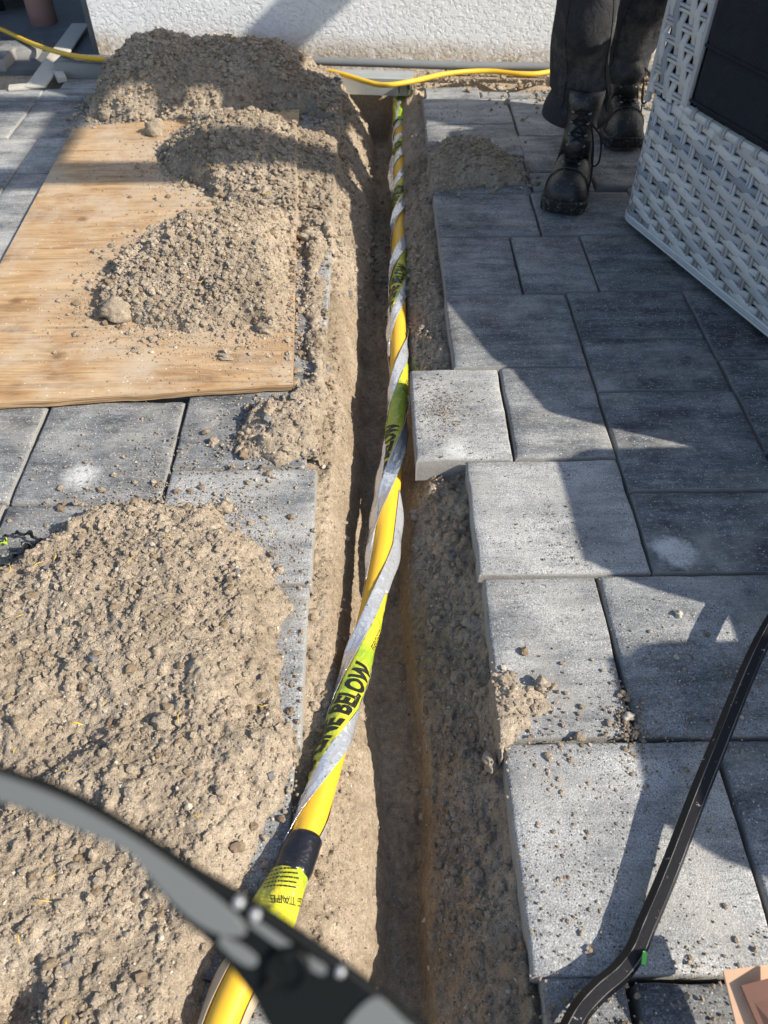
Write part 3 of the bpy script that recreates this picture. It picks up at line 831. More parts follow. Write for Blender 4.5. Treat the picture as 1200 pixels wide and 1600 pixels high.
pile('sand_pile', [(-.985, 2.77), (-.8, 2.715), (-.5, 2.73), (-.34, 2.79), (-.22, 2.81), (-.12, 2.72), (-.03, 2.80), (-.04, 2.98), (-.12, 3.08), (-.4, 3.22), (-.75, 3.26), (-.95, 3.12)],
     [(-.74, 2.99, .172, .34, .36), (-.58, 3.0, .155, .36, .36), (-.42, 2.99, .150, .30, .36), (-.28, 2.95, .05, .30, .3), (-.12, 2.85, .015, .2, .2)], 1.15, 0.012,
     'darkest and tallest sand pile, heaped against the white wall', step=.005, ncr=9000, crs=(.0018, .012), seed=100, spread=.03, rough=1.2)
pile('sand_pile', [(-.66, 2.47), (-.62, 2.32), (-.50, 2.20), (-.40, 2.09), (-.25, 2.03), (-.13, 1.92), (-.045, 1.86), (-.0, 2.05), (-.0, 2.4), (-.01, 2.68), (-.10, 2.72), (-.20, 2.62), (-.24, 2.52), (-.42, 2.56), (-.60, 2.56)],
     [(-.40, 2.40, .125, .28, .30), (-.30, 2.36, .09, .3, .30), (-.16, 2.30, .035, .25, .4), (-.10, 2.1, .025, .2, .3), (-.10, 2.55, .03, .2, .25)], .85, 0.010,
     'middle sand pile, peaked, spilling from the far half of the board into the trench', step=.0045, ncr=11000, crs=(.0016, .011), seed=200, spread=.05)
pile('sand_pile', [(-.66, 1.75), (-.665, 1.60), (-.55, 1.52), (-.42, 1.485), (-.30, 1.505), (-.225, 1.48), (-.212, 1.6), (-.218, 1.9), (-.238, 2.03), (-.38, 2.02), (-.50, 1.95), (-.60, 1.88)],
     [(-.40, 1.82, .085, .30, .34), (-.30, 1.74, .07, .28, .36), (-.46, 1.70, .06, .26, .26), (-.58, 1.62, .035, .2, .2)], .75, 0.008,
     'low lumpy sand pile on the near half of the plywood board', step=.0036, ncr=12000, crs=(.0012, .010), seed=300, spread=.07)
pile('sand_pile', [(-1.3, .72), (-.80, .76), (-.646, .81), (-.517, .955), (-.42, .975), (-.305, .955), (-.202, .86), (-.145, .74), (-.158, .62), (-.125, .5), (-.14, .42), (-.178, .31), (-.212, .18), (-.25, -.5), (-1.3, -.5)],
     [(-.36, .70, .078, .34, .30), (-.52, .60, .06, .3, .3), (-.30, .40, .055, .3, .3), (-.5, .2, .07, .4, .3)], .62, 0.034,
     'broad trampled sand pile covering the pavers at the lower left', step=.0034, ncr=46000, crs=(.0009, .0075), seed=400, spread=.08, rough=1.1,
     dents=((-.56, .44, .06, .045), (-.42, .17, .045, .035), (-.17, .56, .03, .03), (-.44, .50, .018, .05)))
pile('sand_heap', [(-.19, 2.04), (-.125, 1.97), (-.135, 1.80), (-.128, 1.62), (-.112, 1.45), (-.10, 1.3), (-.118, 1.10), (-.20, 1.075), (-.25, 1.10), (-.285, 1.18), (-.255, 1.25), (-.18, 1.262), (-.150, 1.30), (-.152, 1.5), (-.175, 1.75)],
     [(-.19, 1.2, .035, .13, .16), (-.13, 1.42, .014, .07, .2), (-.17, 1.95, .03, .1, .2)], .7, 0.007,
     'thin ridge of sand along the left trench edge beside the board corner', cat='sand heap', step=.0035, ncr=2600, crs=(.0016, .011), seed=500, spread=.03)
pile('sand_heap', [(.13, 2.24), (.15, 2.40), (.20, 2.50), (.325, 2.545), (.40, 2.47), (.455, 2.34), (.45, 2.255), (.33, 2.235), (.22, 2.222)],
     [(.29, 2.40, .055, .22, .24), (.2, 2.33, .03, .15, .2)], .6, 0.008,
     'small grey sand mound on the right pavers at the trench edge', cat='sand heap', step=.0045, ncr=1800, crs=(.0016, .008), seed=600, rough=.6, spread=.03)
pile('sand_heap', [(.155, .60), (.20, .605), (.225, .585), (.262, .575), (.258, .545), (.225, .535), (.235, .515), (.205, .500), (.182, .47), (.16, .45), (.145, .52)],
     [(.20, .57, .016, .06, .05), (.19, .51, .014, .05, .05)], .6, 0.006,
     'crumbly clods of sand on the corner of the narrow right paver', cat='sand heap', step=.0022, ncr=420, crs=(.0015, .009), seed=700, rough=.7, spread=.012)

# loose crumbs and grit on the paving and in the trench: nobody could count them
pts, sz = [], []
def sow(n, cx, cy, rx, ry, lo, hi, z=None, a=2.3, dug=False):
    x = RNG.normal(cx, rx, n); y = RNG.normal(cy, ry, n)
    s = power_sizes(n, lo, hi, a)
    ok_ = ~((y > 1.08) & (y < 1.38) & (x > .07) & (s > .0026)); x, y, s = x[ok_], y[ok_], s[ok_]
    inside = (x > XL) & (x < right_edge(y))
    if dug: x, y, s, inside = x[inside], y[inside], s[inside], inside[inside]
    zz = np.where(inside, trench(x, y) + trench_detail(x, y), surface(x, y))
    pts.append(np.stack([x, y, zz + s * .3], 1)); sz.append(s)
sow(500, .36, .47, .10, .05, .001, .004); sow(260, .50, .60, .09, .05, .001, .0045); sow(160, .37, .52, .012, .03, .0015, .005)
sow(420, .14, 1.24, .03, .05, .0008, .0026); sow(220, .26, .30, .05, .05, .001, .004); sow(260, .15, 1.22, .05, .07, .0009, .003); sow(200, .32, .88, .07, .06, .0008, .003)
sow(500, .5, .9, .35, .5, .0006, .0022); sow(400, -.35, 1.08, .12, .06, .001, .004); sow(300, -.5, 1.15, .2, .1, .0006, .003)
sow(350, -.25, .9, .06, .1, .001, .005); sow(2600, -.48, 1.6, .17, .14, .0005, .0022); sow(900, -.3, 1.40, .12, .05, .0006, .003); sow(1200, -.60, 2.3, .12, .12, .0006, .003); sow(500, -.6, 1.6, .2, .25, .0006, .003); sow(260, -.75, 2.4, .10, .12, .001, .005)
sow(160, -.95, 2.8, .06, .12, .002, .008); sow(160, .3, 2.8, .1, .08, .001, .004); sow(240, .25, 2.0, .06, .1, .001, .004)
sow(900, .13, .9, .03, .5, .0015, .011, a=1.8, dug=True); sow(1400, .13, .6, .03, .5, .001, .006, dug=True); sow(900, .12, 1.75, .03, .35, .0015, .008, dug=True)
sow(4500, -.065, .75, .025, .55, .0008, .005, dug=True); sow(5000, .115, .45, .028, .35, .0009, .007, a=2.0, dug=True); sow(2500, .12, 1.8, .028, .3, .0012, .008, a=2.0, dug=True); sow(1500, -.05, 1.9, .03, .5, .001, .006, dug=True); sow(260, .02, .8, .03, .6, .001, .006); sow(500, .9, 2.95, .25, .12, .003, .018)
sow(500, .35, 3.13, .3, .03, .002, .007); sow(300, .40, .16, .05, .05, .001, .005); sow(500, .22, .12, .05, .04, .0012, .007)
cv, cf, ck = crumbs(np.vstack(pts), np.concatenate(sz))
o = mk('sand_crumbs', cv, cf, [M['sand']] + CRUMB_M, None, False, ck); o['kind'] = 'stuff'
o['label'] = 'loose sand crumbs and grit scattered over pavers, board and trench'

def clod(px, py, z, r, flat, label, mat='sand', cat='clod', group=None, sub=4, name='clod', seed=0):
    c = gp(px, py, z)
    v, f = _ico(sub)
    d = np.array([1 + .38 * (vnoise(np.array([p[0] * 1.5 + seed]), np.array([p[1] * 1.5 + p[2] * 1.9]), seed)[0] - .5) * 2 + .22 * (vnoise(np.array([p[0] * 4 + seed]), np.array([p[1] * 4 + p[2] * 5]), seed + 3)[0] - .5) + .10 * (vnoise(np.array([p[0] * 11]), np.array([p[1] * 11 + p[2] * 12]), seed + 4)[0] - .5) for p in v])
    w = v * d[:, None] * np.array([r[0], r[1], flat]) + c + [0, 0, flat * .55]
    return tag(mk(name, w, f, M[mat], None, True, origin=tuple(c)), label, cat, group)
G = 'single clods of damp sand'
clod(183, 492, .025, (.036, .028), .024, 'biggest sand clod, on the board at the left foot of the near pile', group=G, seed=3)
clod(243, 208, .02, (.030, .026), .026, 'round dark sand clod lying alone on the far part of the board', group=G, seed=8)
clod(173, 185, 0, (.032, .028), .026, 'sand clod at the front left foot of the dark back pile', group=G, seed=12)
clod(147, 165, 0, (.028, .024), .022, 'sand clod at the outer left foot of the dark back pile', group=G, seed=15)
clod(482, 375, .0, (.024, .022), .02, 'sand clod beside the right board edge, above the trench', group=G, seed=19)
clod(415, 517, .02, (.021, .017), .012, 'flat sand clod on the board near its right front corner', group=G, seed=22)
clod(352, 560, .02, (.017, .010), .006, 'thin flat sand flake alone near the front edge of the board', group=G, seed=25)
clod(350, 797, 0, (.015, .013), .011, 'sand clod on the pale bluish paver at the top rim of the front pile', group=G, seed=28)
clod(845, 1072, 0, (.011, .011), .012, 'sandy clod standing apart on the narrow right paver', group=G, seed=31)
clod(345, 1062, .05, (.018, .016), .012, 'rounded clod on the right flank of the front pile', group=G, seed=34)
clod(300, 992, .07, (.016, .015), .009, 'pale clod near the middle of the front pile', group=G, seed=37)
clod(765, 1192, -.03, (.012, .016), .012, 'elongated clod hanging at the right trench edge below the crumbly heap', group=G, seed=40)
clod(255, 1130, .05, (.017, .013), .010, 'tan clod half sunk in the front pile near the straw', group=G, seed=43)
clod(335, 690, .0, (.010, .010), .008, 'small clod at the left tip of the thin sand ridge', group=G, seed=46)
clod(981, 1121, 0, (.008, .0065), .005, 'pale flat pebble in the paver joint near the sandy footprint', 'stone', 'pebble', sub=3, name='pebble', seed=50)
clod(1060, 961, 0, (.0065, .006), .005, 'small round pale pebble on the paver with the sunlit wedge', 'stone', 'pebble', sub=3, name='pebble', seed=52)
tw = MB(); rr0 = random.Random(21)
for i in range(46):
    x, y = rr0.uniform(-.62, -.16), rr0.uniform(.12, .92) if i < 24 else rr0.uniform(1.5, 2.5)
    z = float(surface(np.array([x]), np.array([y]))[0]) + (.075 if i < 24 else .10 if abs(x + .38) < .12 else .03)
    a = rr0.uniform(0, 6.28); L = rr0.uniform(.008, .022)
    q = [np.array([x + math.cos(a + b) * L * k, y + math.sin(a + b) * L * k, z + rr0.uniform(-.004, .004)]) for k, b in ((-.5, .2), (0, 0), (.5, -.3))]
    v, f = tube(q, [.0004, .0008, .0004], 5); tw.add(v, f)
o = tw.build('root_fibres', [M['straw']], auto=None); o['kind'] = 'stuff'; o['label'] = 'short dry root fibres scattered over the sand piles'
c = gp(120, 1134, .065)
v, f = tube([c + [-.011, .0, .004], c + [0, .002, .006], c + [.010, -.001, .004]], [.0008, .0013, .0007], 6)
tag(mk('straw', v, f, M['straw'], origin=tuple(c)), 'short yellow straw on the front sand pile', 'straw')


# ================================================================ GAS PIPE WITH WARNING TAPE
PR = 0.0200
pp = [(330, 1640, .035), (362, 1560, .028), (398, 1490, .020), (432, 1415, .012), (468, 1335, .002), (497, 1250, -.012), (531, 1135, -.035), (562, 1030, -.058), (590, 905, -.078), (604, 815, -.085), (617, 700, -.082), (622, 600, -.082), (622, 500, -.09), (622, 420, -.10), (623, 340, -.11), (623, 250, -.115), (625, 190, -.105), (628, 158, -.085), (630, 146, -.05), (631, 139, -.015), (631, 134, .012)]
PL = catmull([gp(*q) for q in pp], 14)
seg = np.linalg.norm(np.diff(PL, axis=0), axis=1); SL = np.concatenate([[0], np.cumsum(seg)])
def resample(n, a=0.0, b=None):
    b = SL[-1] if b is None else b
    t = np.linspace(a, b, n); return t, np.stack([np.interp(t, SL, PL[:, k]) for k in range(3)], 1)
_t, _P = resample(400); _P[:, 0] = np.convolve(np.pad(_P[:, 0], 6, 'edge'), np.ones(13) / 13, 'valid'); _P[:, 2] = np.convolve(np.pad(_P[:, 2], 6, 'edge'), np.ones(13) / 13, 'valid')
_T = frame_path(_P)
def pipe_pt(s, th, r):
    """point on the pipe: s along it from the near end, th round it (0 on top, + to the right), r radius"""
    s = np.asarray(s, float); th = np.asarray(th, float)
    c = np.stack([np.interp(s, _t, _P[:, k]) for k in range(3)], -1); T = np.stack([np.interp(s, _t, _T[:, k]) for k in range(3)], -1)
    # 'top' is the side turned up and a little towards the near end
    up = np.array([0, -0.45, 1.0]); S = np.cross(T, up); S /= np.linalg.norm(S, axis=-1, keepdims=True); N = np.cross(S, T)
    return c + S * (np.sin(th) * r)[..., None] + N * (np.cos(th) * r)[..., None]
def s_at(py):
    """distance along the pipe where it crosses the photo row py"""
    q = [(proj_row(_P[i]), _t[i]) for i in range(0, 400, 2)]
    q.sort(); return float(np.interp(py, [a for a, b in q], [b for a, b in q]))
def proj_row(p):
    v = p - _C; return 800 - 1200 * (v @ _U) / (v @ _F)
gpipe = empty('gas_pipe', tuple(gp(398, 1490, 0)), 'yellow plastic gas pipe wrapped in green and silver warning tape in the trench', 'gas pipe')
S_, TH_ = np.meshgrid(np.linspace(0, SL[-1] - .12, 260), np.linspace(0, 2 * math.pi, 29)[:-1], indexing='ij')
k = 28
v = pipe_pt(S_, TH_, np.full(S_.shape, PR)).reshape(-1, 3)
f = [(i * k + j, (i + 1) * k + j, (i + 1) * k + (j + 1) % k, i * k + (j + 1) % k) for i in range(259) for j in range(k)]
f += [tuple(range(k)), tuple(259 * k + j for j in range(k - 1, -1, -1))]
mk('tube', v, f, M['yellow_pipe'], gpipe)
# phase of the wrap: integer where the middle of the green band faces up
cen = [(1560, -0.05), (1330, .45), (1108, 1), (650, 2), (443, 3), (305, 4), (233, 5), (190, 6), (150, 7)]
cs = np.array([s_at(a) for a, b in cen]); cn = np.array([b for a, b in cen], float)
def phase(s): return np.interp(s, cs, cn)
def tape_lift(S, Wd, seed=0):
    return np.maximum(fbm(S, Wd * .09, 24, 3, 90 + seed) * .0022 + np.abs(fbm(S + Wd * .03, Wd * .12, 70, 2, 95 + seed)) * .0016, -.0006)
def tape(s0, s1, w0, w1, name, mat, parent, r0=0.0016, curl=0.0, n=None, nw=14, wav=0.0, seed=0):
    n = n or max(30, int((s1 - s0) / .006))
    S, Wd = np.meshgrid(np.linspace(s0, s1, n), np.linspace(0, 1, nw), indexing='ij')
    ww = w0 + (w1 - w0) * Wd
    th = 2 * math.pi * (phase(S) + ww)
    lift = tape_lift(S, Wd, seed)
    ed = np.exp(-np.minimum(Wd, 1 - Wd) / .12)
    gate = sstep(.45, .75, vnoise(S * 5.5, S * 0 + 3.3, 44 + seed))
    r = PR + r0 + lift + curl * ed * gate + wav * ed * (vnoise(S * 30, Wd * 2, 61 + seed))
    v = pipe_pt(S, th, r).reshape(-1, 3)
    f = [(i * nw + j, i * nw + j + 1, (i + 1) * nw + j + 1, (i + 1) * nw + j) for i in range(n - 1) for j in range(nw - 1)]
    o = mk(name, v, f, mat, parent); 
    m = o.modifiers.new('thickness', 'SOLIDIFY'); m.thickness = 0.0005; m.offset = 1
    return o
sb0, sb1 = s_at(1372), s_at(1308)                     # black tape wrap
send = SL[-1] - .008
wt = tape(sb1 - .02, send, -.17, .17, 'warning_tape', M['tape_green'], gpipe, .0020, 0.0, nw=22)
wt['label'] = 'fluorescent green tape band lettered in black'
tape(sb1 - .02, send, -.345, -.166, 'foil_edge', M['tape_silver'], wt, .0017, .004, wav=.0012, seed=3)
tape(sb1 - .02, send, .166, .345, 'foil_edge', M['tape_silver'], wt, .0017, .005, wav=.0012, seed=7)
# a loose flap of foil standing off the pipe, and a second one by the wall
def flap(sa, sb, th0, th1, out, name='loose_flap', mat='tape_silver'):
    n, m = 40, 10
    S, Q = np.meshgrid(np.linspace(sa, sb, n), np.linspace(0, 1, m), indexing='ij')
    bell = np.sin(math.pi * (S - sa) / (sb - sa)) ** .8
    th = th0 + (th1 - th0) * Q * (0.4 + .6 * bell)
    r = PR + .0025 + out * bell * Q ** 1.3 + .0015 * np.sin(S * 60 + Q * 3) * Q
    v = pipe_pt(S, th, r).reshape(-1, 3)
    f = [(i * m + j, i * m + j + 1, (i + 1) * m + j + 1, (i + 1) * m + j) for i in range(n - 1) for j in range(m - 1)]
    o = mk(name, v, f, M[mat], wt); md = o.modifiers.new('thickness', 'SOLIDIFY'); md.thickness = .0005; return o
flap(s_at(930), s_at(770), .95, 1.75, .013)
flap(s_at(915), s_at(690), -1.0, -1.75, .012)
flap(s_at(305), s_at(245), -1.0, -1.8, .014)
flap(s_at(560), s_at(480), -1.1, -1.8, .008)
# the lettering follows the band
def text_mesh(body, size, offset=0.0):
    cu = bpy.data.curves.new('t', 'FONT'); cu.body = body; cu.size = size; cu.offset = offset; cu.space_character = 1.04
    cu.align_x = 'CENTER'; cu.resolution_u = 3
    ob = bpy.data.objects.new('t', cu); COL.objects.link(ob)
    dg = bpy.context.evaluated_depsgraph_get(); dg.update()
    me = bpy.data.meshes.new_from_object(ob.evaluated_get(dg))
    bpy.data.objects.remove(ob)
    bm = bmesh.new(); bm.from_mesh(me); bpy.data.meshes.remove(me)
    bmesh.ops.remove_doubles(bm, verts=bm.verts, dist=1e-6)
    for _ in range(3):
        es = [e for e in bm.edges if e.calc_length() > size * .16]
        if not es: break
        bmesh.ops.subdivide_edges(bm, edges=es, cuts=1); bmesh.ops.triangulate(bm, faces=bm.faces)
    v = np.array([p.co for p in bm.verts]); f = [[q.index for q in t.verts] for t in bm.faces]; bm.free()
    return v, f
def letter(body, size, sc, wc, name='lettering', xs=1.0, lift=.0042, turn=1, off=0.0006):
    v, f = text_mesh(body, size, off)
    x = v[:, 0] * xs * turn; y = (v[:, 1] - size * .35) * turn
    s = sc + x
    th = 2 * math.pi * (phase(s) + wc) - y / PR
    wd = np.clip((wc - y / PR / 2 / math.pi + .17) / .34, 0, 1)
    w = pipe_pt(s, th, PR + .0020 + tape_lift(s, wd) + .0011)
    return mk(name, w, f, M['ink'], wt, False)
for row, sh in ((1108, .012), (650, -.115), (443, .0), (305, .0), (233, 0.0), (190, 0)):
    letter('GAS LINE BELOW', .040 if row > 300 else .034, s_at(row) - .055 + sh, .0, xs=.74 if row > 400 else .50, off=.002)
def small_print(sc, wc, n=5, L=.05, turn=0):
    mb = MB(); rr = random.Random(int(sc * 1000))
    for i in range(n):
        w = wc + (i - n / 2) * .028; s = sc - L / 2 + rr.uniform(0, .006)
        while s < sc + L / 2:
            d = rr.uniform(.003, .008); q = []
            for ss, ww in ((s, w), (s + d, w), (s + d, w + .011), (s, w + .011)):
                q.append(pipe_pt(ss, 2 * math.pi * (phase(ss) + ww), PR + .0032 + float(tape_lift(np.array([ss]), np.array([(ww + .17) / .34]))[0])))
            mb.add(q, [(0, 1, 2, 3)]); s += d + .002
    mb.build('small_print', [M['ink']], wt, False, auto=None)
small_print(s_at(1003), .02); small_print(s_at(612), .02); small_print(s_at(400), .02)
# black tape wrap and the green piece hanging below it
S, TT = np.meshgrid(np.linspace(sb0, sb1, 16), np.linspace(0, 2 * math.pi, 41)[:-1], indexing='ij')
r = PR + .0048 + fbm(S * 1.0, TT * .02, 60, 3, 8) * .0014 + .0006 * np.sin(TT * 3 + S * 80)
r[0] -= .004; r[-1] -= .004
v = pipe_pt(S + .006 * np.sin(TT) * 0.4, TT, r).reshape(-1, 3)
f = [(i * 40 + j, (i + 1) * 40 + j, (i + 1) * 40 + (j + 1) % 40, i * 40 + (j + 1) % 40) for i in range(15) for j in range(40)]
mk('black_tape_wrap', v, f, M['black_tape'], gpipe)
sg0, sg1 = s_at(1470), s_at(1362)
S, Q = np.meshgrid(np.linspace(sg0, sg1, 34), np.linspace(-1, 1, 40), indexing='ij')
flare = (sg1 - S) / (sg1 - sg0)
r = PR + .0030 + .010 * flare ** 1.2 + (fbm(S, Q * .03, 45, 3, 12) * .003 + .0025 * np.abs(np.sin(Q * 6 + S * 30))) * (0.3 + flare)
rag = .012 * fbm(Q * .3 + 4, S * 0, 9, 3, 15)
v = pipe_pt(S - rag * flare, Q * 2.5, r).reshape(-1, 3)
f = [(i * 40 + j, (i + 1) * 40 + j, (i + 1) * 40 + j + 1, i * 40 + j + 1) for i in range(33) for j in range(39)]
mi = [1 if j > 29 or j < 3 else 0 for i in range(33) for j in range(39)]
te = mk('tape_end', v, f, [M['tape_green'], M['tape_silver']], gpipe, True, mi)
md = te.modifiers.new('thickness', 'SOLIDIFY'); md.thickness = .0005
def on_end(v2, f, sc, thc, name, rot):
    c, s_ = math.cos(rot), math.sin(rot)
    x = v2[:, 0] * c - v2[:, 1] * s_; y = v2[:, 0] * s_ + v2[:, 1] * c     # x to the right round the pipe, y away along it
    s = sc + y; fl = np.clip((sg1 - s) / (sg1 - sg0), 0, 1)
    w = pipe_pt(s, thc + x / (PR + .008), PR + .0075 + .010 * fl ** 1.2)
    mk(name, w, f, M['ink'], te, False)
v2, f = text_mesh('G TAPE', .0135, 0.0); on_end(v2, f, sg0 + .050, .38, 'lettering', rad(205))
mb = MB(); rr = random.Random(4)
for i in range(5):
    x = -.020
    while x < .020:
        d = rr.uniform(.002, .005); y = .014 + i * .0055
        mb.add([(x, y, 0), (x + d, y, 0), (x + d, y + .002, 0), (x, y + .002, 0)], [(0, 1, 2, 3)]); x += d + .0012
on_end(np.array(mb.v), mb.f, sg0 + .042, .05, 'small_print', rad(22))
# bunched film where the wrap ends under the hose by the wall
se0, se1 = s_at(196), SL[-1] - .035
S, Q = np.meshgrid(np.linspace(se0, se1, 30), np.linspace(-1, 1, 40), indexing='ij')
fl = (S - se0) / (se1 - se0)
r = (PR + .004 + .012 * fl) * (1 - .75 * sstep(.75, 1, fl)) + (fbm(S, Q * .04, 40, 3, 17) * .004 + .004 * np.abs(np.sin(Q * 7 + S * 25))) * (.3 + fl)
v = pipe_pt(S, Q * 2.2, r).reshape(-1, 3)
f = [(i * 40 + j, (i + 1) * 40 + j, (i + 1) * 40 + j + 1, i * 40 + j + 1) for i in range(29) for j in range(39)]
mi = [1 if j > 27 or (j - i // 3) % 13 < 3 else 0 for i in range(29) for j in range(39)]
md = mk('tape_end', v, f, [M['tape_green'], M['tape_silver']], gpipe, True, mi).modifiers.new('thickness', 'SOLIDIFY'); md.thickness = .0005
# paper-backed foil lying open under the bare near end
flap(0.0, s_at(1500), 1.1, 2.0, .008, mat='tan_film'); flap(0.0, s_at(1500), -1.1, -1.9, .009, mat='tan_film')

# ================================================================ CABLE, BAR, SMALL THINGS
hp = [(-60, 22, .02), (0, 45, .02), (50, 68, .03), (100, 84, .055), (150, 92, .062), (205, 94, .05), (300, 98, .02), (440, 103, .03), (480, 106, .03), (530, 115, .035), (570, 127, .03), (600, 133, .028), (640, 128, .028), (700, 115, .02), (760, 111, .012), (820, 116, .012), (860, 112, .012), (930, 98, .012), (1010, 78, .012), (1120, 60, .012), (1300, 40, .012)]
HP = catmull([gp(*q) for q in hp], 8)
for q in HP:
    lim = wall_y(q[0]) - .016
    if q[0] > -1.08 and q[1] > lim: q[1] = lim
v, f = tube(HP, .0088, 12)
tag(mk('yellow_hose', v, f, M['hose'], origin=tuple(gp(600, 133, 0))), 'thin yellow hose running along the wall foot and across the trench end', 'hose')

bpx = [(1290, 870), (1200, 985), (1112, 1190), (1045, 1362), (1008, 1450), (992, 1488), (968, 1520), (935, 1548), (905, 1582), (880, 1630)]
BP = []; bend = gp(992, 1488)[:2]
for i, (x, y) in enumerate(bpx):
    q = gp(x, y, .02)
    d = np.linalg.norm(q[:2] - bend); z = .018 + (.075 * d if i < 5 else .06 * d)
    BP.append(gp(x, y, z))
BPs = catmull(BP, 8)
rr_ = np.full(len(BPs), .0122)
e = empty('wrecking_bar', tuple(bend) + (0.0,), 'black hexagonal steel wrecking bar with worn paint lying over the right pavers', 'crowbar')
v, f = tube(BPs, rr_, 6, phase=rad(8)); mk('shaft', v, f, M['bar_paint'], e, False, auto=None)
va = np.array(v).reshape(-1, 6, 3); mb = MB()
for j in (1, 2):                                      # paint worn off along the ridges
    v, f = tube(va[:, j], .0002 + .0010 * np.clip(np.array([vnoise(np.array([i * .35]), np.array([j * 3.0]), 9)[0] for i in range(len(va))]) - .35, 0, 1), 5); mb.add(v, f)
mb.build('worn_edge', [M['flint']], e, auto=None)
# flattened claw beyond the bend (mostly below the picture edge)
d = BPs[-1] - BPs[-4]; d /= np.linalg.norm(d)
for sx in (-1, 1):
    sd_ = np.cross(d, [0, 0, 1]); p0 = BPs[-1]
    cl = [p0 - d * .005 + sd_ * sx * .006, p0 + d * .03 + sd_ * sx * .011, p0 + d * .07 + sd_ * sx * .016 - [0, 0, .004]]
    v, f = tube(catmull(cl, 6), np.linspace(.011, .006, 13), 8, flat=(1, .6)); mk('claw', v, f, M['bar_paint'], e)
q = gp(1007, 1497, .036); v, f = box(-.0025, .0025, -.007, .007, -.0012, .0006)
a = rad(-22); v = [(q[0] + x * math.cos(a) - y * math.sin(a), q[1] + x * math.sin(a) + y * math.cos(a), q[2] + z + .0) for x, y, z in v]
mk('paint_fleck', v, f, M['green_paint'], e, False)['label'] = 'bright green paint fleck at the bend'

# cardboard flap, lower right corner
e = empty('cardboard_sheet', tuple(gp(1170, 1560)), 'tan corner of folded cardboard at the lower right picture corner', 'cardboard')
cz = .10
cp = [gp(1130, 1516, cz), gp(1262, 1498, cz), gp(1280, 1680, cz - .03), gp(1163, 1655, cz - .03)]
v = [p for p in cp] + [p - [0, 0, .004] for p in cp]
bevel_mesh(mk('panel', v, [(3, 2, 1, 0), (4, 5, 6, 7), (0, 1, 5, 4), (1, 2, 6, 5), (2, 3, 7, 6), (3, 0, 4, 7)], M['cardboard'], e, False), .0008)
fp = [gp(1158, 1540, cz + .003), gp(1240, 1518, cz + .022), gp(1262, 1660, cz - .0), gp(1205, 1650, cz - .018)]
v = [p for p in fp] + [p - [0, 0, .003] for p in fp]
mk('shade_flap', v, [(3, 2, 1, 0), (4, 5, 6, 7), (0, 1, 5, 4), (1, 2, 6, 5), (2, 3, 7, 6), (3, 0, 4, 7)], M['cardboard_shade'], e, False)  # dark sheet standing in for the shadow in the fold gap
v, f = box(cp[3][0] + .002, cp[3][0] + .26, cp[3][1] - .25, cp[3][1] - .004, 0.0, cz - .034); bevel_mesh(mk('box_body', v, f, M['cardboard'], e, False), .002)

# crumpled black plastic scrap with a green shred, left edge
c = gp(22, 860)
e = empty('plastic_scrap', tuple(c), 'crumpled strip of black plastic on the left paver beside the front pile', 'plastic scrap')
def ribbon(pts, w, tw, name, mat):
    P = catmull([gp(*p) for p in pts], 8); T = frame_path(P); n = len(P); V = []
    for i in range(n):
        a = tw[0] + (tw[1] - tw[0]) * i / n + .5 * math.sin(i * .9)
        s = np.cross(T[i], [0, 0, 1]); s /= np.linalg.norm(s); nn = np.cross(s, T[i])
        for q in np.linspace(-1, 1, 5): V.append(P[i] + (s * math.cos(a) + nn * math.sin(a)) * w * q + nn * (.003 * math.cos(q * 3 + i)))
    f = [(i * 5 + j, i * 5 + j + 1, i * 5 + j + 6, i * 5 + j + 5) for i in range(n - 1) for j in range(4)]
    o = mk(name, V, f, M[mat], e); m = o.modifiers.new('thickness', 'SOLIDIFY'); m.thickness = .0008; return o
ribbon([(-40, 905, .01), (0, 885, .012), (22, 868, .018), (45, 852, .022), (62, 845, .018)], .011, (.2, 1.4), 'strip', 'darkplastic')
ribbon([(5, 838, .012), (28, 834, .016), (50, 836, .02), (66, 850, .012)], .008, (.6, 2.0), 'strip', 'darkplastic')
ribbon([(-25, 862, .006), (0, 850, .008), (12, 842, .01)], .007, (0, .7), 'shred', 'tape_green')

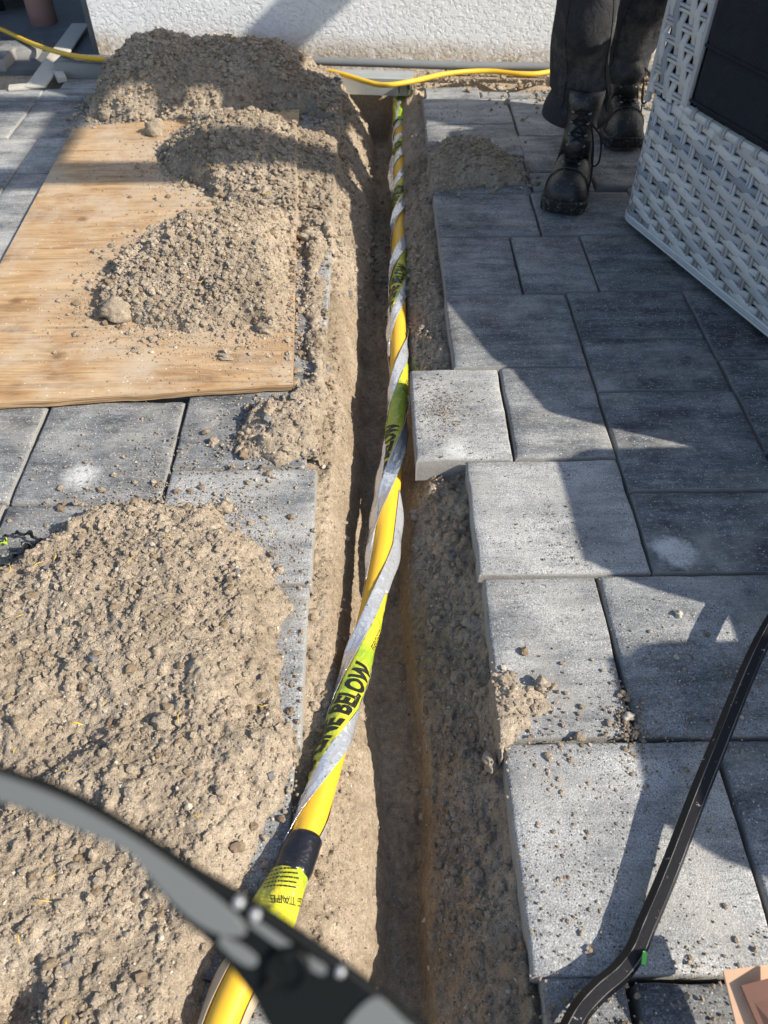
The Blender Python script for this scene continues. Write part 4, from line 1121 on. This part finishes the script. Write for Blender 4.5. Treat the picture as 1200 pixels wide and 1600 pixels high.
# ================================================================ WICKER SEATS
def weave(loop, zs, closed, name, parent, seed, cell=.040, amp=.0036, w=.0130, t=.0026, axis=None, step=.009, every=3, dn=None):
    """strands following 'loop' (points, outward normals) stacked along zs, woven over two and under one stake"""
    rr = random.Random(seed)
    P, N = loop; P = np.asarray(P); N = np.asarray(N)
    L = np.concatenate([[0], np.cumsum(np.linalg.norm(np.diff(P, axis=0), axis=1))])
    n = int(L[-1] / step); s = np.linspace(0, L[-1], n)
    C = np.stack([np.interp(s, L, P[:, k]) for k in range(3)], 1); NN = np.stack([np.interp(s, L, N[:, k]) for k in range(3)], 1)
    NN /= np.linalg.norm(NN, axis=1)[:, None]
    ax = np.array([0, 0, 1.0]) if axis is None else np.asarray(axis, float)
    mb = MB()
    for ri, z in enumerate(zs):
        ph = s / cell + ri
        u = ph / 3.0
        prof = np.cos(2 * math.pi * (u - .5)) * -1       # over for most, dips once each three stakes
        d = amp * np.clip(prof * 1.7 + .55, -1, 1)
        sl = -np.sin(2 * math.pi * u) * w * .36           # strands slant as they cross from row to row
        mi = rr.choices((0, 1, 2, 3), (5, 4, 2, 4))[0]
        for half, (dw, mm) in enumerate(((0, mi),)):
            Cc = C + ax * (z + sl)[:, None] + NN * d[:, None]
            k = 6; V = []
            for j in range(k):
                a = 2 * math.pi * j / k
                V.append(Cc + ax * (math.cos(a) * w) + NN * (math.sin(a) * t + .0)[..., None] if False else Cc + ax * (math.cos(a) * w) + NN * (math.sin(a) * t))
            V = np.stack(V, 1).reshape(-1, 3)
            f = [(i * k + j, i * k + (j + 1) % k, (i + 1) * k + (j + 1) % k, (i + 1) * k + j) for i in range(n - 1) for j in range(k)]
            f += [tuple(range(k)), tuple((n - 1) * k + j for j in range(k - 1, -1, -1))]
            mb.add(V, f, mm)
            # the strand changes shade along its run
            base = len(mb.m) - len(f); run, cur = 0, mm
            for i in range(n - 1):
                if run <= 0: cur = rr.choices((0, 1, 2, 3), (5, 4, 2, 4))[0]; run = rr.randint(20, 70)
                run -= 1
                for j in range(k): mb.m[base + i * k + j] = cur
    # stakes: twin thin canes behind and between the strands
    for q in np.arange(.5 * cell, L[-1], cell):
        c0 = np.array([np.interp(q, L, P[:, k]) for k in range(3)]); nn = np.array([np.interp(q, L, N[:, k]) for k in range(3)]); nn /= np.linalg.norm(nn)
        tg = np.cross(ax, nn)
        for sgn in (-1, 1):
            v, f = tube([c0 + ax * (zs[0] - .012) + tg * sgn * .0046 + nn * .0010, c0 + ax * (zs[-1] + .010) + tg * sgn * .0046 + nn * .0010], .0044, 6, up=nn)
            mb.add(v, f, 1 if sgn < 0 else 3)
    return mb.build(name, [M['wick0'], M['wick1'], M['wick2'], M['wick3']], parent, True, auto=None)
def round_rect(x0, x1, y0, y1, r, n=8):
    P, N = [], []
    for cx, cy, a0 in ((x1 - r, y0 + r, -90), (x1 - r, y1 - r, 0), (x0 + r, y1 - r, 90), (x0 + r, y0 + r, 180)):
        for a in np.linspace(a0, a0 + 90, n):
            c, s = math.cos(rad(a)), math.sin(rad(a)); P.append((cx + r * c, cy + r * s, 0)); N.append((c, s, 0))
    P.append(P[0]); N.append(N[0]); return P, N
def soft_box(x0, x1, y0, y1, z0, z1, r, puff=.01, n=26):
    """upholstered block"""
    bm = bmesh.new(); bmesh.ops.create_cube(bm, size=2)
    bmesh.ops.subdivide_edges(bm, edges=bm.edges, cuts=n, use_grid_fill=True)
    hx, hy, hz = (x1 - x0) / 2, (y1 - y0) / 2, (z1 - z0) / 2
    V = []
    for p in bm.verts:
        q = np.array([p.co.x * hx, p.co.y * hy, p.co.z * hz]); lim = np.array([hx - r, hy - r, hz - r])
        c = np.clip(q, -lim, lim); d = q - c; l = np.linalg.norm(d)
        if l > 1e-9: q = c + d / l * r
        q[2] += math.copysign(puff, q[2]) * (1 - (q[0] / hx) ** 2) * (1 - (q[1] / hy) ** 2) * (abs(q[2]) > hz * .6)
        V.append(q + [(x0 + x1) / 2, (y0 + y1) / 2, (z0 + z1) / 2])
    f = [[q.index for q in t.verts] for t in bm.faces]; bm.free(); return V, f
def wicker_seat(org, ang, Wd, Dp, label, arm_w=.15, arm_h=.615, seat_h=.345, back_h=.80, seed=1, arm_r=.035, low=False):
    """local x along the front, y from the front to the back; the front faces local -y"""
    root = empty('wicker_seat', (org[0], org[1], 0), label, 'garden seat')
    root.rotation_euler = (0, 0, ang)
    kids = []
    H0 = .030
    def part(fn, *a, **k):
        o = fn(*a, **k); kids.append(o); return o
    def loc(name, v, f, mat, smooth=True, auto=.6): return part(mk, name, v, f, mat, None, smooth, auto=auto)
    P, N = round_rect(0, Wd, 0, Dp, .055)
    zs = np.arange(H0 + .016, seat_h - .008, .0188)
    o = part(weave, (P, N), list(zs), True, 'base_weave', None, seed)
    v, f = box(.012, Wd - .012, .012, Dp - .012, H0 - .002, seat_h - .006); loc('base_frame', v, f, M['wick_core'], False, None)
    # hem: thin twisted strands along the bottom, lapped rail along the top
    mb = MB()
    for dz, r in ((0, .0045), (.0075, .0045), (-.0065, .0040)):
        q = [np.array(p) + [0, 0, H0 + dz] + np.array(n_) * .003 for p, n_ in zip(P, N)]
        v, f = tube(q, r, 6); mb.add(v, f, 0 if dz else 1)
    part(mb.build, 'hem', [M['wick0'], M['wick1']], None)
    mb = MB(); q = [(arm_w - .02, .004, seat_h), (Wd - arm_w + .02, .004, seat_h)]
    v, f = tube(q, .011, 8); mb.add(v, f, 0)
    for x in np.arange(arm_w + .03, Wd - arm_w, .055):
        for dx in (0, .007):
            a = [(x + dx, .004 + .013 * math.cos(t), seat_h + .013 * math.sin(t)) for t in np.linspace(-.6, 3.9, 12)]; v, f = tube(a, .0034, 6, up=(1, 0, 0)); mb.add(v, f, 1)
    part(mb.build, 'seat_rail', [M['wick0'], M['wick1']], None)
    for x in (.06, Wd - .06):
        for y in (.06, Dp - .06):
            v, f = tube([(x, y, 0), (x, y, H0 + .01)], .018, 10); loc('foot', v, f, M['darkplastic'])
    # arms: strands run up the front, over the top and down behind
    for ai, x0 in enumerate((0.0, Wd - arm_w)):
        x1 = x0 + arm_w
        v, f = box(x0 + .012, x1 - .012, .012, Dp - .02, seat_h - .02, arm_h - .012); core = loc('arm_core', v, f, M['wick_core'], False, None)
        r = arm_r
        pts = [(0, 0, seat_h - .004)] + [(0, r - r * math.cos(a), arm_h - r + r * math.sin(a)) for a in np.linspace(0, math.pi / 2, 7)] + [(0, Dp - .06, arm_h)]
        nrm = [(0, -1, 0)] + [(0, -math.cos(a), math.sin(a)) for a in np.linspace(0, math.pi / 2, 7)] + [(0, 0, 1)]
        xsx = np.linspace(x0 + .014, x1 - .014, 6)
        o = part(weave, (pts, nrm), list(xsx), False, 'arm_weave', None, seed + 3 + ai, axis=(1, 0, 0), w=.0128, cell=.034)
        # outer and inner cheeks
        for xx, nx in ((x0 + .004, -1), (x1 - .004, 1)):
            pl = [(xx, .02, 0), (xx, Dp - .04, 0)]
            if nx < 0: pl = pl[::-1]
            part(weave, (pl, [(nx, 0, 0)] * 2), list(np.arange(seat_h + .012, arm_h - .012, .0215)), False, 'cheek_weave', None, seed + 20 + ai, step=.011)
        mb = MB()
        for xx in (x0 + .003, x1 - .003):
            q = [(xx, .001, seat_h - .03)] + [(xx, p[1] + .001, p[2]) for p in pts[1:]]
            v, f = tube(q, .0075, 8, up=(1, 0, 0)); mb.add(v, f, 1)
        part(mb.build, 'arm_piping', [M['wick0'], M['wick1']], None)
    # back
    v, f = box(arm_w + .002, Wd - arm_w - .002, Dp - .13, Dp - .012, seat_h - .01, back_h); loc('back_core', v, f, M['wick_core'], False, None)
    P2, N2 = round_rect(.004, Wd - .004, Dp - .15, Dp, .04)
    part(weave, (P2, N2), list(np.arange(seat_h + .01, back_h + .01, .0215)), True, 'back_weave', None, seed + 9, step=.012)
    # cushions
    top = seat_h + (.10 if low else .155)
    v, f = soft_box(arm_w + .006, Wd - arm_w - .006, -.012 if not low else .03, Dp - .16, seat_h + .004, top, .024 if low else .035, .012); loc('seat_cushion', v, f, M['cushion'])
    v, f = soft_box(arm_w + .012, Wd - arm_w - .012, Dp - .32, Dp - .16, top + .005, back_h + .06, .05, .0); loc('back_cushion', v, f, M['cushion'])
    if not low:                                      # a loose cushion laid along the front
        v, f = soft_box(arm_w + .004, Wd - arm_w - .004, -.016, .30, top - .03, top + .13, .035, .010); loc('loose_cushion', v, f, M['cushion'])
        mb = MB()
        for z in (seat_h + .03, top - .012):
            v, f = tube([(arm_w + .02, -.013, z), (Wd - arm_w - .02, -.013, z)], .004, 8); mb.add(v, f)
        part(mb.build, 'cushion_piping', [M['cushion']], None)
    for o in kids: o.parent = root
    return root
angA = math.atan2(-.938, .347)
wicker_seat((.681, 2.031), angA, 1.17, .74, 'wicker garden seat of grey rattan with charcoal cushion at the right picture edge', seed=5)
wicker_seat((1.085, .80), rad(-89), .73, .70, 'unseen wicker garden seat, added for its shadows just outside the right of the picture', seed=55, arm_h=.62, arm_w=.28, seat_h=.36, arm_r=.12, low=True)  # unseen seat, added and proportioned for its shadows on the right pavers

# ================================================================ PERSON
person = empty('person', (.68, 2.45, 0), 'person in charcoal work trousers and black lace-up boots standing by the wicker seat', 'person')
def skin_chain(name, nodes, edges, mat, parent, root=0, sub=2):
    me = bpy.data.meshes.new(name)
    o3 = world_loc(parent)
    me.from_pydata([tuple(np.array(n[:3]) - np.array(o3)) for n in nodes], edges, [])
    o = bpy.data.objects.new(name, me); COL.objects.link(o); o.parent = parent; me.materials.append(mat)
    m = o.modifiers.new('Skin', 'SKIN'); m.use_smooth_shade = True
    for i, n in enumerate(nodes):
        sv = me.skin_vertices[0].data[i]; r = n[3]; sv.radius = r if hasattr(r, '__len__') else (r, r); sv.use_root = (i == root)
    s = o.modifiers.new('Sub', 'SUBSURF'); s.levels = sub; s.render_levels = sub
    return o
ANK1, KNE1 = np.array([.590, 2.335, .12]), np.array([.548, 2.30, .50])
ANK2, KNE2 = np.array([.800, 2.705, .13]), np.array([.815, 2.62, .50])
HIP1, HIP2 = np.array([.585, 2.41, .90]), np.array([.775, 2.47, .90])
body = [(.68, 2.44, .93, .13), (*HIP1, .085), (*KNE1, .058), (*ANK1, .040), (*HIP2, .085), (*KNE2, .058), (*ANK2, .040),
        (.68, 2.45, 1.12, .125), (.68, 2.44, 1.36, .15), (.68, 2.43, 1.47, .065), (.68, 2.41, 1.56, .052), (.68, 2.39, 1.67, .088),
        (.50, 2.44, 1.42, .062), (.43, 2.42, 1.16, .045), (.47, 2.28, .96, .034), (.86, 2.46, 1.42, .062), (.94, 2.46, 1.17, .045), (.92, 2.34, .96, .034),
        (.68, 2.385, 1.745, .07)]
be = [(0, 1), (1, 2), (2, 3), (0, 4), (4, 5), (5, 6), (0, 7), (7, 8), (8, 9), (9, 10), (10, 11), (8, 12), (12, 13), (13, 14), (8, 15), (15, 16), (16, 17), (11, 18)]
bd = skin_chain('body', body, be, M['skin'], person)
jk = [(.68, 2.445, .95, .155), (.68, 2.45, 1.14, .148), (.68, 2.44, 1.37, .168), (.68, 2.43, 1.475, .08), (.495, 2.44, 1.42, .078), (.428, 2.42, 1.16, .060), (.462, 2.30, .99, .048), (.865, 2.46, 1.42, .078), (.942, 2.46, 1.17, .060), (.923, 2.355, .99, .048)]
skin_chain('jacket', jk, [(0, 1), (1, 2), (2, 3), (2, 4), (4, 5), (5, 6), (2, 7), (7, 8), (8, 9)], M['jacket'], person)
hr = [(.68, 2.41, 1.70, .094), (.68, 2.40, 1.775, .075), (.68, 2.46, 1.66, .07)]
skin_chain('hair', hr, [(0, 1), (0, 2)], M['hair'], person)
mb = MB(); v, f = loft([[(.68 + w * c, 2.30 - d, z + .004 * s) for c, s in ((1, 0), (0, 1), (-1, 0), (0, -1))] for w, d, z in ((.008, .0, 1.70), (.012, .014, 1.675), (.016, .022, 1.655), (.006, .0, 1.640))]); mb.add(v, f); mb.build('nose', [M['skin']], person)
for sx in (-1, 1):
    v, f = loft([[(.68 + sx * (.088 + .008 * q), 2.40 + .018 * math.cos(a), 1.665 + .03 * math.sin(a)) for a in np.linspace(0, 6.283, 10, endpoint=False)] for q in (0, 1)]); mk('ear', v, f, M['skin'], person)
    v, f = loft([[(.68 + sx * .034 + .013 * math.cos(a) * q, 2.302 - .004 * (1 - q), 1.688 + .007 * math.sin(a) * q) for a in np.linspace(0, 6.283, 10, endpoint=False)] for q in (1, .5)]); mk('eye', v, f, M['rivet'], person)
v, f = tube([(.655, 2.308, 1.612), (.68, 2.301, 1.610), (.705, 2.308, 1.612)], .004, 6); mk('mouth', v, f, M['pinkpipe'], person)
for wr, sx in (((.47, 2.28, .96), -1), ((.92, 2.34, .96), 1)):
    nd = [(wr[0], wr[1], wr[2], .026), (wr[0], wr[1] - .035, wr[2] - .055, (.034, .018))]; ed = [(0, 1)]
    for i, (dx, L) in enumerate(((-.027, .070), (-.009, .080), (.009, .075), (.027, .060))):
        b = len(nd); x, y, z = wr[0] + dx, wr[1] - .048, wr[2] - .078
        nd += [(x, y, z, .0095), (x + dx * .15, y - .012, z - L * .5, .0088), (x + dx * .1, y + .004, z - L, .0075)]; ed += [(1, b), (b, b + 1), (b + 1, b + 2)]
    b = len(nd); nd += [(wr[0] - sx * .038, wr[1] - .05, wr[2] - .045, .011), (wr[0] - sx * .055, wr[1] - .066, wr[2] - .075, .010), (wr[0] - sx * .058, wr[1] - .07, wr[2] - .10, .008)]; ed += [(0, b), (b, b + 1), (b + 1, b + 2)]
    skin_chain('hand', nd, ed, M['skin'], person, 0, 2)
# trousers: one garment, two folded legs grown from a seat
def leg_rings(path, rx, ry, seed, k=48, n=70, hem=0.0):
    P = catmull(path, 20); L = np.concatenate([[0], np.cumsum(np.linalg.norm(np.diff(P, axis=0), axis=1))]); t = np.linspace(0, L[-1], n)
    C = np.stack([np.interp(t, L, P[:, q]) for q in range(3)], 1)
    tx = np.linspace(0, len(rx) - 1, n); RX = np.interp(tx, range(len(rx)), rx); RY = np.interp(tx, range(len(ry)), ry)
    rings = []
    for i in range(n):
        u = i / (n - 1); ring = []
        fold = (0.35 + .9 * math.exp(-u / .12) + .5 * math.exp(-((u - .5) / .10) ** 2))
        for j in range(k):
            a = 2 * math.pi * j / k
            w = math.sin(2 * a + 9 * t[i] + seed) * .004 + math.sin(a * 1.0 - 30 * t[i] + seed * 2) * .0045 + math.sin(3 * a + 22 * t[i] + seed) * .0025 + (vnoise(np.array([a * 1.2 + seed]), np.array([t[i] * 13]), seed)[0] - .5) * .012
            w = w * fold * 1.7
            if hem and u < .10:                     # turn-up bunched over the boot
                b = math.exp(-((u - .035) / .022) ** 2); w += hem * b * (1 + .5 * math.sin(a + seed)); w -= .007 * math.exp(-((u - .085) / .015) ** 2)
            dz = .013 * math.cos(a + seed + 1.9) * math.exp(-u / .06)
            ring.append((C[i][0] + (RX[i] + w) * math.cos(a), C[i][1] + (RY[i] + w) * math.sin(a), C[i][2] + dz))
        rings.append(ring)
    return rings
tr = MB()
l1 = leg_rings([(.588, 2.335, .165), (.575, 2.325, .30), (.552, 2.305, .50), (.565, 2.36, .72), (.600, 2.42, .90)], (.078, .079, .083, .098, .112), (.088, .086, .088, .102, .115), 2, hem=.010)
l2 = leg_rings([(.797, 2.700, .150), (.806, 2.675, .28), (.822, 2.62, .48), (.80, 2.54, .72), (.762, 2.46, .90)], (.082, .090, .096, .104, .114), (.09, .09, .094, .104, .116), 5, hem=.010)
for L_ in (l1, l2):
    v, f = loft(L_, False); tr.add(v, f)
    inner = [[(c_[0] + (p[0] - c_[0]) * .94, c_[1] + (p[1] - c_[1]) * .94, p[2] + .003) for p in r] for r, c_ in ((r, np.mean(r, 0)) for r in L_[:6])]
    v, f = loft(inner, False); tr.add(v, [tuple(reversed(q)) for q in f])
    k = len(L_[0]); a, b = len(tr.v), None
    tr.add(L_[0] + inner[0], [(j, k + j, k + (j + 1) % k, (j + 1) % k) for j in range(k)])
pel = [[(.68 + w * math.cos(a), 2.445 + d * math.sin(a), z) for a in np.linspace(0, 6.283, 48, endpoint=False)] for w, d, z in ((.10, .09, .80), (.185, .125, .85), (.20, .135, .93), (.185, .128, 1.01), (.172, .122, 1.06))]
v, f = loft(pel); tr.add(v, f)
tro = tr.build('trousers', [M['trouser']], person, auto=None)
# stitched side seams
for L_, j in ((l1, 30), (l2, 30), (l1, 42)):
    q = [np.array(r[j]) + (np.array(r[j]) - np.mean(r, 0)) * .012 for r in L_[4:60]]
    v, f = tube(q, .0016, 5); mk('seam', v, f, M['trouser'], tro)
def boot(toe, heel, ank, label_parent, seed, lift=0.0):
    toe, heel = np.array(toe, float), np.array(heel, float); L = np.linalg.norm(heel - toe); d = (heel - toe) / L; n = np.array([-d[1], d[0], 0])
    bt = mk_empty_part('boot', toe, label_parent)
    def at(t, s, z): return toe + d * (t * L) + n * s + np.array([0, 0, z])
    # sole outline
    hw = lambda t: np.interp(t, (0, .03, .10, .22, .36, .55, .75, .90, .97, 1.0), (.022, .042, .056, .0615, .060, .049, .045, .045, .036, .020))
    ts = np.concatenate([np.linspace(0, .1, 8), np.linspace(.14, .9, 24), np.linspace(.93, 1, 6)])
    out = [(t, hw(t)) for t in ts] + [(t, -hw(t)) for t in ts[::-1]]
    rings = []
    for z, g in ((0, -.002), (.004, .002), (.020, .003), (.026, .005), (.031, .004), (.033, -.003)):
        rings.append([at(t + (-.5 + t) * g * 4, s + math.copysign(g, s), z + lift * (1 - t) * (t < .5) + max(0, .10 - t) * .10) for t, s in out])
    v, f = loft(rings); mk('sole', v, f, M['rubber'], bt, True, auto=.7)
    mb = MB()                                        # tread cuts
    for t in np.linspace(.06, .9, 15):
        for sg in (-1, 1):
            c = at(t, sg * (hw(t) + .001), .009); v, f = box(-.004, .004, -.003, .003, -.009, .004); mb.add([c + d * x + n * y + np.array([0, 0, z + max(0, .1 - t) * .1]) for x, y, z in v], f)
    mb.build('tread', [M['rubber']], bt, False, auto=None)
    # upper: toe cap, vamp, shaft as one skin
    tops = lambda t: np.interp(t, (0, .02, .07, .16, .26, .36, .46, .56), (.048, .066, .086, .098, .104, .118, .140, .168))
    R = []; k = 40
    for t in (0.005, .02, .045, .08, .13, .19, .26, .33, .40, .47):
        h = tops(t); w = hw(t) * (1.0 if t > .03 else .9); z0 = .03 + max(0, .1 - t) * .1; ring = []
        for j in range(k):
            a = 2 * math.pi * j / k; c, s = math.cos(a), math.sin(a)
            e_ = .78 if s > 0 else .5
            x = w * math.copysign(abs(c) ** e_, c) * (1 - .10 * max(0, s)); z = (z0 + (h - z0) * (max(0, s) ** .85)) if s > 0 else z0 + .004 * s
            wr = .0016 * math.sin(j * 1.3 + t * 60) * (t > .2)
            ring.append(at(t + .02 * max(0, s) * (t > .3), x, z + wr))
        R.append(ring)
    # swing the rings round the instep into the upright shaft
    ax_ = np.array(ank); ax_[2] = 0
    for z, t, rx, ry in ((.115, .60, .046, .092), (.15, .66, .044, .072), (.19, .69, .045, .062), (.23, .695, .047, .060), (.262, .69, .049, .060)):
        ring = []
        for j in range(k):
            a = 2 * math.pi * j / k; c, s = math.cos(a), math.sin(a)
            ring.append(at(t - s * ry / L * (1.0 if s > 0 else .95), rx * c, z + .012 * s * (z < .2) - (0 if s > 0 else .085 * max(0, .13 - z) / .015 * 1)))
        R.append(ring)
    v, f = loft(R); mk('upper', v, f, M['leather'], bt, True)
    hl = []                                          # heel counter
    for z, ry, rx in ((.030, .048, .041), (.06, .050, .040), (.10, .050, .041), (.14, .052, .042), (.18, .054, .043)):
        hl.append([at(.80 - s * ry / L * (1.25 if s < 0 else 1.6), rx * c, z) for c, s in ((math.cos(a), math.sin(a)) for a in np.linspace(0, 6.283, 28, endpoint=False))])
    v, f = loft(hl); mk('heel', v, f, M['leather'], bt, True)
    cap = [at(.235, hw(.23) * math.cos(a) * .97, .034 + .070 * max(0, math.sin(a)) ** .8 + .002) for a in np.linspace(0, math.pi, 20)]
    v, f = tube(cap, .0022, 6); mk('toe_cap_seam', v, f, M['leather'], bt)
    mb = MB(); st = MB()
    zz = [(.30, .112), (.36, .124), (.415, .145), (.452, .170), (.462, .200), (.462, .226)]
    for i, (t, z) in enumerate(zz):
        a, b = at(t, .022, z), at(t, -.022, z)
        for q in (a, b): v, f = tube([q + [0, 0, -.0015], q + [0, 0, .0025] - d * .002], .0048, 8); st.add(v, f)
        m = at(t - .012, 0, z + .007); v, f = tube(catmull([a, m, b], 6), .0026, 6); mb.add(v, f)
        if i + 1 < len(zz):
            t2, z2 = zz[i + 1]
            for s in (1, -1): v, f = tube(catmull([at(t, .022 * s, z), at((t + t2) / 2 - .018, 0, (z + z2) / 2 + .008), at(t2, -.022 * s, z2)], 6), .0026, 6); mb.add(v, f)
    sd2 = -1
    p0 = at(.44, sd2 * .03, .205)
    lp = [p0, p0 + n * sd2 * .03 + [0, -.01, -.03], p0 + n * sd2 * .036 + [0, -.02, -.09], p0 + n * sd2 * .018 + [0, -.02, -.10], p0 + n * sd2 * .012 + [0, -.01, -.04]]
    v, f = tube(catmull(lp, 8), .0026, 6); mb.add(v, f)
    lp = [p0, p0 + n * sd2 * .016 + [0, -.01, -.06], p0 + n * sd2 * .020 + [0, -.03, -.13], p0 + n * sd2 * .012 + [0, -.05, -.17]]
    v, f = tube(catmull(lp, 8), .0026, 6); mb.add(v, f)
    mb.build('laces', [M['lace']], bt, auto=None); st.build('eyelets', [M['steel']], bt, auto=None)
    return bt
def mk_empty_part(name, locw, parent):
    o = bpy.data.objects.new(name, None); COL.objects.link(o); o.parent = parent; o.location = Vector(tuple(locw)) - world_loc(parent); o.empty_display_size = .02; return o
boot((.524, 2.060, 0), (.618, 2.345, 0), ANK1, person, 1)
boot((.800, 2.475, .004), (.815, 2.780, .004), ANK2, person, 2)

# ================================================================ GLASSES HELD CLOSE TO THE LENS
gl = empty('sunglasses', tuple(dp(450, 1500, .215)), 'black glasses temple arm with rivets, blurred and close in the lower left foreground', 'glasses')
def plate(px, D0, D1, thick, name, mat, bev=.0012, parent=gl):
    """outline given by photo points, at its own distance, with real thickness"""
    n = len(px); V = []
    for k in (0, 1):
        for (x, y) in px:
            D = .2060 + .0085 * (x / 640) + D0; V.append(dp(x, y, D) + _F * (thick * k))
    bm = bmesh.new(); vs = [bm.verts.new(p) for p in V]
    bm.faces.new(vs[:n]); bm.faces.new(vs[n:][::-1])
    for i in range(n): bm.faces.new((vs[i], vs[n + i], vs[n + (i + 1) % n], vs[(i + 1) % n]))
    bmesh.ops.recalc_face_normals(bm, faces=bm.faces)
    bmesh.ops.triangulate(bm, faces=[q for q in bm.faces if len(q.verts) > 4])
    bm.verts.ensure_lookup_table(); bm.verts.index_update()
    v = [tuple(q.co) for q in bm.verts]; f = [[q.index for q in t.verts] for t in bm.faces]; bm.free()
    o = mk(name, v, f, M[mat], parent, False)
    m = o.modifiers.new('Bevel', 'BEVEL'); m.width = bev; m.segments = 6 if bev > .002 else 3; m.limit_method = 'ANGLE'; m.angle_limit = rad(50)
    return o
def cur(pts, n=6): return [tuple(q[:2]) for q in catmull([(x, y, 0) for x, y in pts], n)]
topc = cur([(-90, 1180), (0, 1204), (100, 1238), (190, 1288), (290, 1352), (372, 1400), (440, 1442), (530, 1505), (640, 1590), (720, 1655)])
botc = cur([(700, 1760), (520, 1720), (430, 1625), (392, 1560), (350, 1505), (318, 1468), (285, 1442), (255, 1405), (215, 1352), (188, 1328), (100, 1292), (0, 1256), (-90, 1232)])
plate(topc + botc, 0, 0, .0042, 'temple_arm', 'glass_frame', .0013)
plate(cur([(-85, 1192), (0, 1214), (95, 1250), (190, 1302), (290, 1370), (345, 1412), (382, 1448), (376, 1464), (335, 1458), (292, 1432), (252, 1392), (212, 1344), (186, 1324), (98, 1287), (0, 1252), (-85, 1228)], 5), -.0016, 0, .0045, 'highlight_panel', 'glass_highlight', .0021)  # grey plate added as the painted highlight along the black arm
plate(cur([(395, 1437), (420, 1452), (470, 1488), (508, 1512), (500, 1524), (460, 1498), (410, 1462), (388, 1446)], 4), -.0009, 0, .0018, 'spine', 'glass_highlight', .0006)
plate(cur([(345, 1462), (380, 1480), (402, 1500), (392, 1512), (365, 1498), (340, 1474)], 4), -.0009, 0, .0016, 'catch', 'glass_highlight', .0006)
for (x, y, rpx) in ((372, 1411, 9), (398, 1430, 9), (531, 1519, 8)):
    c = dp(x, y, .2060 + .0085 * x / 640 - .0004); rr_ = rpx * .21 / 1200
    rings = [[c + _R * math.cos(a) * rr_ * q + _U * math.sin(a) * rr_ * q - _F * z for a in np.linspace(0, 6.283, 20, endpoint=False)] for q, z in ((1, -.003), (1, .0004), (.8, .0009), (.4, .0012), (.05, .0013))]
    v, f = loft(rings); mk('rivet', v, f, M['rivet'], gl)
hg = empty_hinge = mk_empty_part('hinge', dp(450, 1510, .212), gl)
c = dp(450, 1512, .2112)
rings = [[c + _R * math.cos(a) * q + _U * math.sin(a) * q - _F * z for a in np.linspace(0, 6.283, 40, endpoint=False)] for q, z in ((.0062, -.004), (.0062, .0016), (.0056, .0022), (.0046, .0022), (.0040, .0012), (.0002, .0010))]
v, f = loft(rings); mk('pivot_ring', v, f, M['glass_frame'], hg, True, auto=.6)
for x, y in ((446, 1497), (415, 1543)):
    c = dp(x, y, .2098); rr_ = .0014
    rings = [[c + _R * math.cos(a) * rr_ * q + _U * math.sin(a) * rr_ * q - _F * z for a in np.linspace(0, 6.283, 14, endpoint=False)] for q, z in ((1, -.004), (1, .0002), (.7, .0005), (.05, .0005))]
    v, f = loft(rings); mk('screw', v, f, M['glass_frame'], hg)
plate(cur([(540, 1600), (565, 1572), (590, 1560), (625, 1590), (680, 1650), (660, 1740), (580, 1700)], 5), -.0009, 0, .0014, 'lens', 'glass_highlight', .0005)  # grey colour carries the reflection in the lens
